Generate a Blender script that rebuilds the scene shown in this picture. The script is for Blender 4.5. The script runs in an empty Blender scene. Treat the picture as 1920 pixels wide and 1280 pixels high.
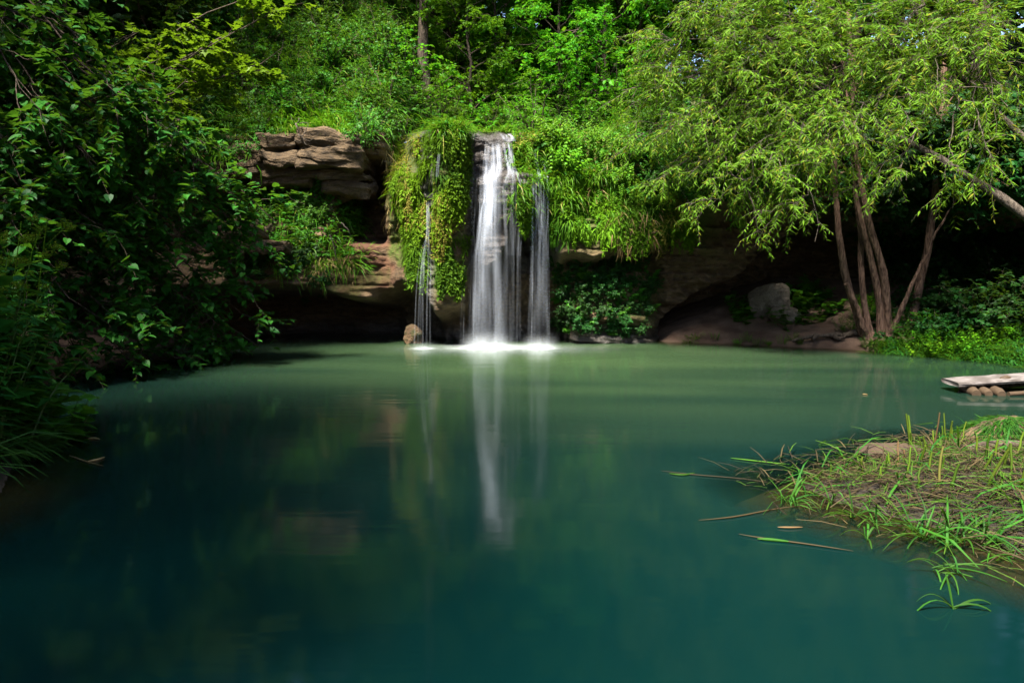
import bpy, bmesh, math
import numpy as np
R = math.radians
scn = bpy.context.scene
COL = scn.collection

# ------------------------------------------------------------------ camera, light, exposure
CAM_H, PITCH, F = 1.5, R(5.58), 1280.0
cd = bpy.data.cameras.new('camera'); cam = bpy.data.objects.new('camera', cd); COL.objects.link(cam)
cam.location = (0, 0, CAM_H); cam.rotation_euler = (R(90) - PITCH, 0, 0)
cd.lens = 24; cd.sensor_width = 36; cd.clip_end = 500; cd.clip_start = 0.05
scn.camera = cam
SUN_EL, SUN_AZ = R(61), R(206)          # azimuth measured clockwise from +Y: the sun stands behind the camera, to its left
w = bpy.data.worlds.new('World'); scn.world = w; w.use_nodes = True
nt = w.node_tree; sky = nt.nodes.new('ShaderNodeTexSky'); sky.sky_type = 'NISHITA'; sky.sun_disc = False
sky.sun_elevation = SUN_EL; sky.sun_rotation = SUN_AZ
bg = nt.nodes['Background']; bg.inputs['Strength'].default_value = 0.085
nt.links.new(sky.outputs[0], bg.inputs[0])
sd = bpy.data.lights.new('sun', 'SUN'); sd.energy = 4.7; sd.angle = R(10.0); sd.color = (1, .95, .85)
sun = bpy.data.objects.new('sun', sd); COL.objects.link(sun)
sun.rotation_euler = (R(90) - SUN_EL, 0, -SUN_AZ + math.pi)   # fixed below with a direction
from mathutils import Vector
sdir = Vector((math.sin(SUN_AZ) * math.cos(SUN_EL), math.cos(SUN_AZ) * math.cos(SUN_EL), math.sin(SUN_EL)))
sun.rotation_euler = sdir.to_track_quat('Z', 'Y').to_euler()
vs = scn.view_settings; vs.view_transform = 'Standard'; vs.look = 'None'; vs.gamma = 1; vs.use_curve_mapping = False
vs.exposure = 2.42
cy = scn.cycles; cy.max_bounces = 8; cy.diffuse_bounces = 3; cy.glossy_bounces = 3; cy.transmission_bounces = 4
cy.transparent_max_bounces = 24; cy.caustics_reflective = False; cy.caustics_refractive = False
cy.use_denoising = True; cy.sample_clamp_indirect = 6

# ------------------------------------------------------------------ numeric helpers
rng = np.random.default_rng(11)
def U(a, b, *n): return rng.uniform(a, b, n if n else None)
def A(*v): return np.array(v, float)
def unit(v): return v / np.maximum(np.linalg.norm(v, axis=-1, keepdims=True), 1e-9)
def S(a, b, x):
    t = np.clip((x - a) / (b - a), 0, 1); return t * t * (3 - 2 * t)
def box(x, a, b, w): return S(a - w, a + w, x) * (1 - S(b - w, b + w, x))
def _h(i, j, k): return np.modf(np.abs(np.sin(i * 127.1 + j * 311.7 + k * 74.7) * 43758.5453))[0]
def vnoise(x, y, z=0.0):
    x, y, z = np.broadcast_arrays(np.asarray(x, float), np.asarray(y, float), np.asarray(z, float))
    i, j, k = np.floor(x), np.floor(y), np.floor(z); f, g, h = x - i, y - j, z - k
    f, g, h = f*f*(3-2*f), g*g*(3-2*g), h*h*(3-2*h); r = 0
    for a in (0, 1):
        for b in (0, 1):
            for c in (0, 1):
                r = r + _h(i+a, j+b, k+c) * (f if a else 1-f) * (g if b else 1-g) * (h if c else 1-h)
    return r * 2 - 1
def fbm(x, y, z=0.0, o=4):
    r, a = 0, 1.0
    for q in range(o):
        r = r + a * vnoise(np.asarray(x) * 2**q + 17.3*q, np.asarray(y) * 2**q + 5.1*q, np.asarray(z) * 2**q); a *= .5
    return r
CP, SP = math.cos(PITCH), math.sin(PITCH)
def ray(px, py):
    u = (np.asarray(px, float) - 960) / F; v = (640 - np.asarray(py, float)) / F
    d = np.stack([u, CP + v * SP, -SP + v * CP], -1); return d
def at(px, py, Y):
    d = ray(px, py); return A(0, 0, CAM_H) + d * (np.asarray(Y, float) / d[..., 1])[..., None]

# ------------------------------------------------------------------ land: cliff y(x,z), hillside z(x,y), ground z(x,y)
def ztop(x): return 4.62 + .12 * vnoise(np.asarray(x) * .9, 3.3) - .25 * S(1.3, 3.5, x)
def cliff_y(x, z, detail=True):
    x = np.asarray(x, float); z = np.asarray(z, float)
    wob = .35 * vnoise(x * .8, z * .4, 9.0)
    # left: shelf, ledge, undercut
    L = 14.55 + .48 * (z - 1.1) + wob * .6
    L = L + (15.0 - L) * S(3.72, 3.86, z)
    L = L + .55 * box(x, -7.0, -5.6, .25) * box(z, 2.75, 3.4, .15)
    edge = 1.02 + .3 * vnoise(x * .9, 1.7)
    L = L + 3.4 * (1 - S(edge - .35, edge + .1, z))
    L = L - .75 * np.maximum(-6.3 - x, 0)
    slot = box(x, -3.85, -2.85, .13) * box(z, 2.25, 3.98, .14)
    L = L + 1.9 * slot
    # middle: tufa bulge
    C = 14.35 - .25 * box(x, -1.75, -.95, .18) + .45 * box(x, -.92, .1, .12) * S(3.45, 3.65, z) + .5 * box(x, .1, .95, .12) * S(3.5, 3.66, z)
    C = C - .25 * box(x, -.3, .5, .22) * box(z, 2.4, 3.5, .3) - .18 * box(x, .4, .85, .2) * box(z, 3.3, 3.55, .1) - .16 * box(x, .88, 1.6, .12) * box(z, 1.9, 3.5, .3)
    C = C + .22 * box(x, -.95, -.75, .08) * box(z, 1, 4.4, .2)
    ce = np.interp(x, [-2.9, -2.2, -1.6, -1.0, -.9, -.3, 0, .7, .92, 1.3], [1.35, 1.1, .9, .9, 1.5, 1.7, 2.3, 3.1, 1.9, 1.8])
    ce = ce + .28 * vnoise(x * 2.6, 6.6) * (x < -.9)
    C = C + 1.75 * (1 - S(ce - .45, ce + .12, z)) + wob * .25 + .2 * vnoise(x * 2.3 + 4, z * .7, 1.) + .12 * vnoise(x * 4.1, z * 1.6, 3.)
    C = C + .7 * S(-2.1, -2.9, x) + 1.5 * S(3.3, 4.6, z) * S(-1.3, -2.7, x) + .3 * vnoise(x * 1.25 + 2, z * .9 + 5, 4.)
    # right: mossy band over a cave, with a rib and a ferny lump
    re_ = np.interp(x, [1.0, 1.6, 2.8, 3.5, 4.2, 7, 9], [1.9, 1.9, 2.1, 2.5, 2.95, 3.0, 2.6]) + .15 * vnoise(x * 1.7, 8.2)
    Rr = 14.45 + .3 * np.maximum(z - 2.5, 0) + wob * .5
    e2 = np.interp(x, [3.2, 3.7, 4.6, 5.6, 6.4, 7.2], [.35, .55, 1.1, 1.75, 2.6, 3.1]) + .15 * vnoise(x * 2.1, 4.2)
    cave = 15.5 + .5 * (3 - z) * .3 + 2.9 * (1 - S(e2 - .3, e2 + .15, z)) + .3 * S(3.6, 3.2, x)
    Rr = Rr + (cave - Rr) * (1 - S(re_ - .25, re_ + .12, z))
    lump = 14.9 + .55 * (np.maximum(z, 0) / 1.7) ** 2 + 1.2 * ((x - 2.1) / 1.35) ** 4
    Rr = np.where(z < 2.3, np.minimum(Rr, lump), Rr)
    Rr = Rr - .8 * np.maximum(x - 8.2, 0)
    xw = x + .16 * vnoise(z * 1.7, 2.2) + .08 * vnoise(z * 4.3, 7.2); wl = 1 - S(-3.0, -2.6, xw); wr = S(1.0, 1.35, x)
    y = L * wl + Rr * wr + C * (1 - wl - wr)
    zt = ztop(x); y = y + 1.6 * np.clip((z - (zt - .4)) / .4, 0, 1) ** 2.2 * .35
    if detail:
        mid = (1 - wl) * (1 - wr)
        zz = z * 4.2 + .55 * vnoise(x * .6, z * .8, 2.0) + .18 * x; li = np.floor(zz); lf = zz - li
        st = vnoise(x * .9 + li * 3.7, li * 7.7, 2.0) * .8 + .35 * vnoise(x * 2.6 + li * 1.3, li * 5.1, 4.0); st = st + .35 * (1 - np.minimum(lf, 1 - lf) * 7).clip(0, 1)
        y = y + (.2 * st + .11 * fbm(x * 2.2, z * 3.4, 1.0, 4) + .05 * vnoise(x * 3, z * 14, 6.)) * (1 - .75 * mid)
        y = y + S(2.9, 3.6, x) * (.26 * np.abs(fbm(x * 1.4, z * 2.0, 12., 4)) + .16 * np.abs(fbm(x * 3.4 + z, z * 5, 13., 3)) - .15)
        y = y + mid * (.12 * vnoise(x * 5.5, z * 1.3, 5.) + .09 * np.abs(vnoise(x * 7, z * 5, 9.)) + .08 * np.abs(vnoise(x * 10, z * 7, 3.)) + .05 * np.abs(vnoise(x * 22, z * 15, 8.)))
    return y
def rise(x, s):
    wl = 1 - S(-3.6, -1.4, x); wr = S(1.0, 3.4, x)
    l = 1.0 * np.minimum(s, 7.5) + .25 * np.maximum(s - 7.5, 0)
    c = .1 * s + .25 * np.maximum(s - 6, 0); r = .42 * np.minimum(s, 9) + .2 * np.maximum(s - 9, 0)
    return l * wl + r * wr + c * (1 - wl - wr)
def lip(x): return cliff_y(x, ztop(x), False)
def hill_z(x, y):
    s = np.maximum(np.asarray(y) - lip(x), 0)
    return ztop(x) + rise(x, s) + .35 * S(.3, 2, s) * fbm(np.asarray(x) * .6, np.asarray(y) * .6, 4.0, 3)
POOL = np.array([(-3.2, 1.0), (-3.5, 3.0), (-3.55, 4.6), (-4.2, 5.7), (-6.6, 7.6), (-7.9, 10), (-7.6, 13.5), (-6, 18.5), (3.2, 18.5), (3.4, 15.3), (5.0, 14.7),
                 (6.6, 13.8), (7.6, 12.9), (8.6, 11.6), (8.9, 9.2), (7.6, 7.4), (5.2, 6.15), (3.6, 5.85), (2.9, 5.3), (2.05, 4.75), (2.15, 4.4), (2.65, 3.75), (3.0, 3.1), (3.1, 1.0), (2.5, -2), (-2.5, -2)], float)
def pool_sd(x, y):                       # > 0 inside the pool, metres from the shore
    x = np.asarray(x, float); y = np.asarray(y, float); d = np.full(x.shape, 1e9); ins = np.zeros(x.shape, bool)
    n = len(POOL)
    for i in range(n):
        a, b = POOL[i], POOL[(i + 1) % n]; e = b - a
        t = np.clip(((x - a[0]) * e[0] + (y - a[1]) * e[1]) / (e @ e), 0, 1)
        d = np.minimum(d, np.hypot(x - a[0] - t * e[0], y - a[1] - t * e[1]))
        c = ((a[1] > y) != (b[1] > y)) & (x < e[0] * (y - a[1]) / (e[1] if abs(e[1]) > 1e-9 else 1e-9) + a[0]); ins ^= c
    return np.where(ins, d, -d)
def ground_z(x, y):
    x = np.asarray(x, float); y = np.asarray(y, float); d = pool_sd(x, y)
    near = box(x, .5, 9, .8) * box(y, 2, 7.6, .5)                       # the low reed bank
    di = np.maximum(d, 0); dep = np.maximum(-(.22 * di + .6 * di ** 2), -1.6)
    out = -np.minimum(d, 0)
    up = .34 * out + .12 * S(0, .4, out)
    up = up * (1 - near) + near * (.06 * S(0, .35, out) + .10 * np.minimum(out, 1.2))
    side = .75 * np.maximum(np.abs(x) - 10.5, 0) + .5 * np.maximum(-x - 4.5, 0) * S(3, 6, y) * (1 - S(8, 10, y)) * .6
    z = np.where(d > 0, dep, np.minimum(up, 1.6 + .05 * out) + side)
    z = z + .035 * fbm(x * 2.3, y * 2.3, 7.0, 4) * S(-.02, .5, np.abs(d))
    return np.minimum(z, np.where(y > 17, 1.4 + 0 * x, 60))  * 1.0
def table(f, a0, a1, na, b0, b1, nb):     # bilinear table of a land function: quick look-ups when plants are set down
    ta, tb = np.linspace(a0, a1, na), np.linspace(b0, b1, nb); T = f(*np.meshgrid(ta, tb, indexing='ij'))
    def g(a, b):
        u = np.clip((np.asarray(a) - a0) / (a1 - a0) * (na - 1), 0, na - 1.001); v = np.clip((np.asarray(b) - b0) / (b1 - b0) * (nb - 1), 0, nb - 1.001)
        i, j = u.astype(int), v.astype(int); u, v = u - i, v - j
        return (T[i, j] * (1 - u) + T[i + 1, j] * u) * (1 - v) + (T[i, j + 1] * (1 - u) + T[i + 1, j + 1] * u) * v
    return g
cliff_t = table(cliff_y, -12, 12, 480, -.7, 5, 130); smooth_t = table(lambda x, z: cliff_y(x, z, False), -12, 12, 300, -.7, 5, 90)
hill_t = table(hill_z, -45, 45, 320, 12, 62, 260); ground_t = table(ground_z, -40, 40, 560, 0, 62, 520)
_lx = np.linspace(-12, 12, 700); _ll, _lt = lip(_lx), ztop(_lx)
def inside(x, y, z):
    lp, zt = np.interp(x, _lx, _ll), np.interp(x, _lx, _lt)
    return ((y > cliff_t(x, z)) & (z < zt) & (np.abs(x) < 12)) | ((y > lp) & (z < hill_t(x, y)) & (z >= zt - .02)) | (z < ground_t(x, y))
def hit(px, py, y0=1.5, y1=60, n=0):   # first land surface seen through a pixel
    px, py = np.broadcast_arrays(np.asarray(px, float), np.asarray(py, float)); d = ray(px, py); d = d / d[..., 1:2]; shp = px.shape; d = d.reshape(-1, 3)
    Yc = [y0]
    while Yc[-1] < y1: Yc.append(Yc[-1] + max(.1, .02 * (Yc[-1] - 8)))
    lo = np.full(len(d), y0); hi = np.full(len(d), float(y1)); live = np.arange(len(d))
    for Yq in Yc[1:]:
        P = A(0, 0, CAM_H) + d[live] * Yq; k = inside(P[:, 0], P[:, 1], P[:, 2])
        hi[live[k]] = Yq; live = live[~k]; lo[live] = Yq
        if not len(live): break
    for _ in range(6):
        md = (lo + hi) / 2; P = A(0, 0, CAM_H) + d * md[:, None]; k = inside(P[:, 0], P[:, 1], P[:, 2]); hi = np.where(k, md, hi); lo = np.where(k, lo, md)
    return (A(0, 0, CAM_H) + d * hi[:, None]).reshape(shp + (3,))
def cliff_n(x, z, e=.12):
    dx = (smooth_t(x + e, z) - smooth_t(x - e, z)) / (2 * e); dz = (smooth_t(x, z + e) - smooth_t(x, z - e)) / (2 * e)
    return unit(np.stack([dx, -np.ones_like(dx), dz], -1))

# ------------------------------------------------------------------ mesh helpers
class MB:
    def __init__(s): s.v, s.l, s.n, s.r, s.c = [], [], [], [], 0
    def add(s, V, faces, rnd=None):      # faces: list/array of index tuples, all the same length
        V = np.asarray(V, float).reshape(-1, 3); Fc = np.asarray(faces, np.int64)
        if len(Fc) == 0: return
        s.v.append(V); s.l.append((Fc + s.c).ravel()); s.n.append(np.full(len(Fc), Fc.shape[1]))
        s.r.append(np.broadcast_to(np.asarray(.5 if rnd is None else rnd, float), (len(Fc),)).astype(float)); s.c += len(V)
    def leaves(s, P, D, N, size, tm, rnd=None, wide=1.0):
        T, Fc = tm; T = np.asarray(T, float); P = np.asarray(P, float); n = len(P)
        if n == 0: return
        D = unit(D); B = unit(np.cross(N, D)); N = np.cross(D, B); size = np.broadcast_to(size, (n,)); wide = np.broadcast_to(wide, (n,))
        V = P[:, None] + size[:, None, None] * (T[None, :, 0:1] * D[:, None] + T[None, :, 1:2] * wide[:, None, None] * B[:, None] + T[None, :, 2:3] * N[:, None])
        Fc = np.asarray(Fc); idx = (Fc[None] + (np.arange(n) * len(T))[:, None, None]).reshape(-1, Fc.shape[1])
        rnd = rng.random(n) if rnd is None else np.broadcast_to(rnd, (n,))
        s.add(V, idx, np.repeat(rnd, len(Fc)))
    def tubes(s, P, r, n=3, rnd=None, cap=False):    # P (m,k,3), r (m,k)
        P = np.asarray(P, float); P = P[None] if P.ndim == 2 else P; m, k = P.shape[:2]
        r = np.broadcast_to(np.asarray(r, float), (m, k))
        T = unit(np.gradient(P, axis=1)); ref = np.where(np.abs(T[..., 2:3]) > .9, A(1, 0, .13), A(0.1, 0, 1))
        X = unit(np.cross(T, ref)); Y = np.cross(T, X); a = np.arange(n) * 2 * math.pi / n
        V = P[:, :, None] + r[..., None, None] * (np.cos(a)[:, None] * X[:, :, None] + np.sin(a)[:, None] * Y[:, :, None])
        i = np.arange(k - 1)[:, None] * n; j = np.arange(n)[None]; j2 = (j + 1) % n
        q = np.stack([i + j, i + j2, i + n + j2, i + n + j], -1).reshape(-1, 4)
        idx = (q[None] + (np.arange(m) * k * n)[:, None, None]).reshape(-1, 4)
        s.add(V, idx, None if rnd is None else np.repeat(np.broadcast_to(rnd, (m,)), len(q)))
        if cap and m == 1:
            s.add(V[0, -1], [list(range(n))]); s.add(V[0, 0], [list(range(n))[::-1]])
    def mesh(s, name, mat, smooth=False, attrs=None):
        me = bpy.data.meshes.new(name); V = np.concatenate(s.v); L = np.concatenate(s.l); n = np.concatenate(s.n)
        me.vertices.add(len(V)); me.vertices.foreach_set('co', V.astype(np.float32).ravel())
        me.loops.add(len(L)); me.loops.foreach_set('vertex_index', L.astype(np.int32))
        me.polygons.add(len(n)); me.polygons.foreach_set('loop_start', np.concatenate([[0], np.cumsum(n)[:-1]]).astype(np.int32))
        me.polygons.foreach_set('use_smooth', np.full(len(n), bool(smooth)))
        me.update(calc_edges=True)
        me.attributes.new('rnd', 'FLOAT', 'FACE').data.foreach_set('value', np.concatenate(s.r).astype(np.float32))
        for k, a in (attrs or {}).items():
            a = np.asarray(a, np.float32)
            if a.ndim == 1: me.attributes.new(k, 'FLOAT', 'POINT').data.foreach_set('value', a)
            else: me.attributes.new(k, 'FLOAT_VECTOR', 'POINT').data.foreach_set('vector', a.ravel())
        me.materials.append(mat); return me
    def build(s, name, mat, parent=None, smooth=False, attrs=None, **p):
        o = bpy.data.objects.new(name, s.mesh(name, mat, smooth, attrs)); COL.objects.link(o); o.parent = parent
        for k, v in p.items(): o[k] = v
        return o
def thing(name, label, cat, loc=(0, 0, 0), group=None, rz=0.0, sc=1.0):
    o = bpy.data.objects.new(name, None); COL.objects.link(o); o.location = loc; o.rotation_euler = (0, 0, rz); o.scale = (sc,) * 3
    o['label'] = label; o['category'] = cat; o.empty_display_size = .1
    if group: o['group'] = group
    return o
def tag(o, label, cat, group=None):
    o['label'] = label; o['category'] = cat
    if group: o['group'] = group
    return o
def dup(root, loc, rot=(0, 0, 0), sc=1.0, label=None, group=None):
    r = root.copy(); COL.objects.link(r); r.location = loc; r.rotation_euler = rot; r.scale = (sc,) * 3 if np.isscalar(sc) else sc
    if label: r['label'] = label
    if group: r['group'] = group
    for ch in root.children:
        c = ch.copy(); COL.objects.link(c); c.parent = r
        for g in ch.children:
            d = g.copy(); COL.objects.link(d); d.parent = c
    return r
def drop_tree(o):
    for c in list(o.children): drop_tree(c)
    bpy.data.objects.remove(o)
def grid_faces(nu, nv):
    i, j = np.meshgrid(np.arange(nu - 1), np.arange(nv - 1), indexing='ij'); a = i * nv + j
    return np.stack([a, a + nv, a + nv + 1, a + 1], -1).reshape(-1, 4)

# leaf shapes: (length, width, lift)
LANCE = ([(0, 0, 0), (.35, .10, .03), (.4, 0, -.02), (.35, -.10, .03), (1, 0, -.16)], [(0, 2, 1), (2, 4, 1), (0, 3, 2), (3, 4, 2)])
OVATE = ([(0, 0, 0), (.22, .33, .05), (.6, .3, .02), (1, 0, -.14), (.6, -.3, .02), (.22, -.33, .05), (.45, 0, -.03)], [(6, 1, 0), (6, 2, 1), (6, 3, 2), (6, 4, 3), (6, 5, 4), (6, 0, 5)])
HEART = ([(0, 0, 0), (-.1, .2, .03), (.1, .42, .06), (.5, .33, .04), (.78, .13, 0), (1, 0, -.12), (.78, -.13, 0), (.5, -.33, .04), (.1, -.42, .06), (-.1, -.2, .03), (.42, 0, -.04)], [(10, i + 1, i) for i in range(9)] + [(10, 0, 9)])
SMALL = ([(0, 0, 0), (.5, .3, .06), (1, 0, -.1), (.5, -.3, .06)], [(0, 2, 1), (0, 3, 2)])
_m = [(0, 0), (-.05, .2), (.12, .48), (.3, .28), (.5, .52), (.58, .2), (1, 0), (.58, -.2), (.5, -.52), (.3, -.28), (.12, -.48), (-.05, -.2)]
MAPLE = ([(a, b, -.14 * a * a + .1 * abs(b)) for a, b in _m] + [(.32, 0, -.04)], [(12, (i + 1) % 12, i) for i in range(12)])
BLADE = ([(0, .5, 0), (0, -.5, 0), (.3, .5, .0), (.3, -.5, .0), (.65, .36, -.09), (.65, -.36, -.09), (1, 0, -.3)], None)
def blade_faces(): return [(0, 1, 3), (0, 3, 2), (2, 3, 5), (2, 5, 4), (4, 5, 6)]
def blade_tm(w, bend):                  # a grass blade bending away from its normal
    return ([(0, w, 0), (0, -w, 0), (.35, w, -.12 * bend), (.33, -w, -.12 * bend), (.68, w * .75, -.45 * bend), (.66, -w * .75, -.45 * bend), (.92 - .1 * bend, 0, -1.0 * bend)], blade_faces())

# ------------------------------------------------------------------ materials
def newmat(name):
    m = bpy.data.materials.new(name); m.use_nodes = True; n = m.node_tree; n.nodes.clear()
    return m, n, n.nodes.new('ShaderNodeOutputMaterial'), n.links.new
def mixc(n, fac, a, b):
    x = n.nodes.new('ShaderNodeMix'); x.data_type = 'RGBA'
    for s_, v in ((x.inputs[0], fac), (x.inputs[6], a), (x.inputs[7], b)):
        if hasattr(v, 'is_linked'): n.links.new(v, s_)
        else: s_.default_value = v if np.isscalar(v) else (*v, 1)[:4]
    return x.outputs[2]
def math_(n, op, a, b=None, clamp=False):
    x = n.nodes.new('ShaderNodeMath'); x.operation = op; x.use_clamp = clamp
    for s_, v in zip(x.inputs, (a, b)):
        if v is None: continue
        if hasattr(v, 'is_linked'): n.links.new(v, s_)
        else: s_.default_value = v
    return x.outputs[0]
def attr(n, name, kind='Fac'):
    x = n.nodes.new('ShaderNodeAttribute'); x.attribute_name = name; return x.outputs[kind]
def noise(n, scale, detail=4, vec=None, sc=(1, 1, 1), coord='Object', rough=.55):
    t = n.nodes.new('ShaderNodeTexCoord'); mp = n.nodes.new('ShaderNodeMapping'); mp.inputs['Scale'].default_value = sc
    n.links.new(vec if vec is not None else t.outputs[coord], mp.inputs[0])
    x = n.nodes.new('ShaderNodeTexNoise'); x.inputs['Scale'].default_value = scale; x.inputs['Detail'].default_value = detail; x.inputs['Roughness'].default_value = rough
    n.links.new(mp.outputs[0], x.inputs['Vector']); return x.outputs[0]
def ramp(n, fac, *stops):
    x = n.nodes.new('ShaderNodeValToRGB'); n.links.new(fac, x.inputs[0]); e = x.color_ramp.elements
    while len(e) < len(stops): e.new(.5)
    for q, (p, c) in zip(e, stops): q.position = p; q.color = (c, c, c, 1) if np.isscalar(c) else (*c, 1)
    return x.outputs[0]
def principled(n, col, rough=.6, spec=.3):
    p = n.nodes.new('ShaderNodeBsdfPrincipled'); p.inputs['Specular IOR Level'].default_value = spec
    for k, v in (('Base Color', col), ('Roughness', rough)):
        if hasattr(v, 'is_linked'): n.links.new(v, p.inputs[k])
        else: p.inputs[k].default_value = v if np.isscalar(v) else (*v, 1)
    return p
def bump(n, h, p, strength=.5, dist=.05):
    b = n.nodes.new('ShaderNodeBump'); b.inputs['Strength'].default_value = strength; b.inputs['Distance'].default_value = dist
    n.links.new(h, b.inputs['Height']); n.links.new(b.outputs[0], p.inputs['Normal'])
def leafmat(name, a, b, trans=.35, rough=.5, spec=.25, tcol=None, c3=None):
    m, n, out, L = newmat(name)
    c = mixc(n, attr(n, 'rnd'), a, b)
    if c3: c = mixc(n, ramp(n, attr(n, 'rnd'), (.86, 0), (.93, 1)), c, c3)
    oi = n.nodes.new('ShaderNodeObjectInfo'); hs = n.nodes.new('ShaderNodeHueSaturation')
    L(c, hs.inputs['Color']); L(math_(n, 'MULTIPLY_ADD', oi.outputs['Random'], .5), hs.inputs['Value'])
    hs.inputs['Value'].links[0].from_node.inputs[2].default_value = .75
    L(math_(n, 'MULTIPLY_ADD', oi.outputs['Random'], .03), hs.inputs['Hue']); hs.inputs['Hue'].links[0].from_node.inputs[2].default_value = .485
    p = principled(n, hs.outputs[0], rough, spec); t = n.nodes.new('ShaderNodeBsdfTranslucent')
    L(mixc(n, .35, hs.outputs[0], tcol or (.16, .28, .01)), t.inputs[0])
    mx = n.nodes.new('ShaderNodeMixShader'); mx.inputs[0].default_value = trans
    L(p.outputs[0], mx.inputs[1]); L(t.outputs[0], mx.inputs[2]); L(mx.outputs[0], out.inputs[0]); return m
LM = dict(
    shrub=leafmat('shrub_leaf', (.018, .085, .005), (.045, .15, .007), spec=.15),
    dark=leafmat('shade_dark_leaf', (.006, .036, .006), (.016, .065, .008), .3, spec=.15),  # leaf colour darkened to stand for the shade on slopes and under rock
    linden=leafmat('linden_leaf', (.007, .042, .005), (.028, .12, .008), .35, .55, .18),
    bank=leafmat('bank_leaf', (.009, .06, .008), (.032, .115, .010), .35, .6, .1),
    maple=leafmat('maple_leaf', (.06, .15, .003), (.12, .23, .005), .42, spec=.12),
    willow=leafmat('willow_leaf', (.06, .155, .006), (.125, .24, .014), .4, .6, .1, (.2, .30, .01), (.17, .18, .015)),
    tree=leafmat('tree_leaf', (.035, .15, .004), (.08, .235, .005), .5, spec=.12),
    herb=leafmat('herb_leaf', (.045, .16, .004), (.10, .23, .006), .35, spec=.12),
    moss=leafmat('moss_blade', (.024, .07, .003), (.105, .205, .005), .35, .65, .08, (.25, .30, .005), (.19, .17, .03)),
    grass=leafmat('grass_blade', (.04, .14, .004), (.095, .22, .006), .3, spec=.15, c3=(.17, .16, .03)),
    dry=leafmat('dry_straw', (.12, .075, .03), (.26, .18, .08), .15, .7, .12, (.3, .2, .08)),
    litter=leafmat('reed_litter', (.014, .010, .006), (.085, .062, .025), .1, .65, .15, (.2, .15, .05), (.034, .075, .006)),
    sedge=leafmat('sedge_blade', (.012, .055, .007), (.032, .10, .010), .35, .55, .12),
    reed=leafmat('reed_stalk', (.035, .07, .005), (.10, .145, .010), .2, .5, .25, (.2, .25, .02), (.12, .075, .03)),
    stem=leafmat('herb_stem', (.025, .07, .008), (.05, .10, .015), .2),
)
def barkmat(name, a, b, sc=(9, 9, 1.6), s=.7):
    m, n, out, L = newmat(name); h = noise(n, 3, 6, sc=sc)
    h2 = noise(n, 34, 4, sc=(1, 1, .25)); p = principled(n, mixc(n, ramp(n, math_(n, 'ADD', math_(n, 'MULTIPLY', h, .65), math_(n, 'MULTIPLY', h2, .35)), (.4, 0), (.6, 1)), a, b), .9, .15); bump(n, math_(n, 'ADD', h, h2), p, 1.0, .035); L(p.outputs[0], out.inputs[0]); return m
BARK = barkmat('dark_bark', (.035, .026, .02), (.10, .075, .055))
RBARK = barkmat('red_brown_bark', (.05, .028, .02), (.2, .12, .085))
GBARK = barkmat('grey_bark', (.045, .035, .028), (.12, .098, .075))
TWIG = barkmat('twig_bark', (.04, .032, .02), (.10, .08, .055))
def rockmat(name, c1, c2, c3, use_attr=False, strata=True):
    m, n, out, L = newmat(name)
    a = noise(n, 1.6, 8, sc=(1, 1, 3.5 if strata else 1)); b = noise(n, 7, 8, sc=(1, 1, 2.2 if strata else 1)); f = noise(n, 38, 6)
    c = mixc(n, ramp(n, a, (.38, 0), (.62, 1)), c1, c2); c = mixc(n, ramp(n, b, (.48, 0), (.68, 1)), c, c3)
    c = mixc(n, math_(n, 'MULTIPLY', ramp(n, f, (.52, 0), (.62, 1)), .55), c, (.035, .027, .02))
    rough = .9
    if use_attr:
        mg = noise(n, 26, 5)
        c = mixc(n, math_(n, 'MULTIPLY', attr(n, 'red'), .8), c, (.075, .03, .015))
        c = mixc(n, math_(n, 'MULTIPLY', attr(n, 'moss'), ramp(n, mg, (.3, 0), (.5, 1))), c, mixc(n, mg, (.018, .033, .003), (.06, .085, .007)))
        c = mixc(n, attr(n, 'wet'), c, mixc(n, ramp(n, f, (.4, 0), (.6, 1)), (.012, .012, .015), (.065, .057, .052)))
        rough = math_(n, 'MULTIPLY_ADD', attr(n, 'wet'), -.62); rough.node.inputs[2].default_value = .92
    p = principled(n, c, rough, .3)
    h = math_(n, 'ADD', math_(n, 'MULTIPLY', b, .7), math_(n, 'MULTIPLY', f, .35)); bump(n, h, p, .9, .09); L(p.outputs[0], out.inputs[0]); return m
ROCK = rockmat('cliff_rock', (.066, .038, .017), (.125, .082, .043), (.04, .026, .014), True)
SLAB = rockmat('ledge_rock', (.058, .036, .017), (.10, .066, .034), (.034, .023, .013))
BOULDER = rockmat('pale_boulder', (.11, .086, .064), (.15, .123, .095), (.06, .045, .033), strata=False)
ORANGE = rockmat('tufa_boulder', (.045, .025, .011), (.075, .044, .02), (.02, .028, .005), strata=False)

# ------------------------------------------------------------------ setting: ground, cliff, hillside, water
def nonuni(a, b, fine0, fine1, step, coarse):
    xs = list(np.arange(fine0, fine1, step)); lo = [fine0]; 
    d = step
    while lo[-1] > a: d = min(d * 1.25, coarse); lo.append(lo[-1] - d)
    hi = [xs[-1]]; d = step
    while hi[-1] < b: d = min(d * 1.25, coarse); hi.append(hi[-1] + d)
    return np.array(lo[:0:-1] + xs + hi[1:])
gx = nonuni(-120, 120, -9, 10, .09, 8); gy = nonuni(-80, 140, 1.5, 18.5, .09, 8)
X, Y = np.meshgrid(gx, gy, indexing='ij'); Z = ground_z(X, Y)
m, n, out, L = newmat('bank_earth')
h = noise(n, 3, 8); f = noise(n, 45, 5)
c = mixc(n, ramp(n, h, (.35, 0), (.65, 1)), (.062, .036, .025), (.12, .078, .056)); c = mixc(n, ramp(n, f, (.55, 0), (.68, 1)), c, (.05, .035, .025))
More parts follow.
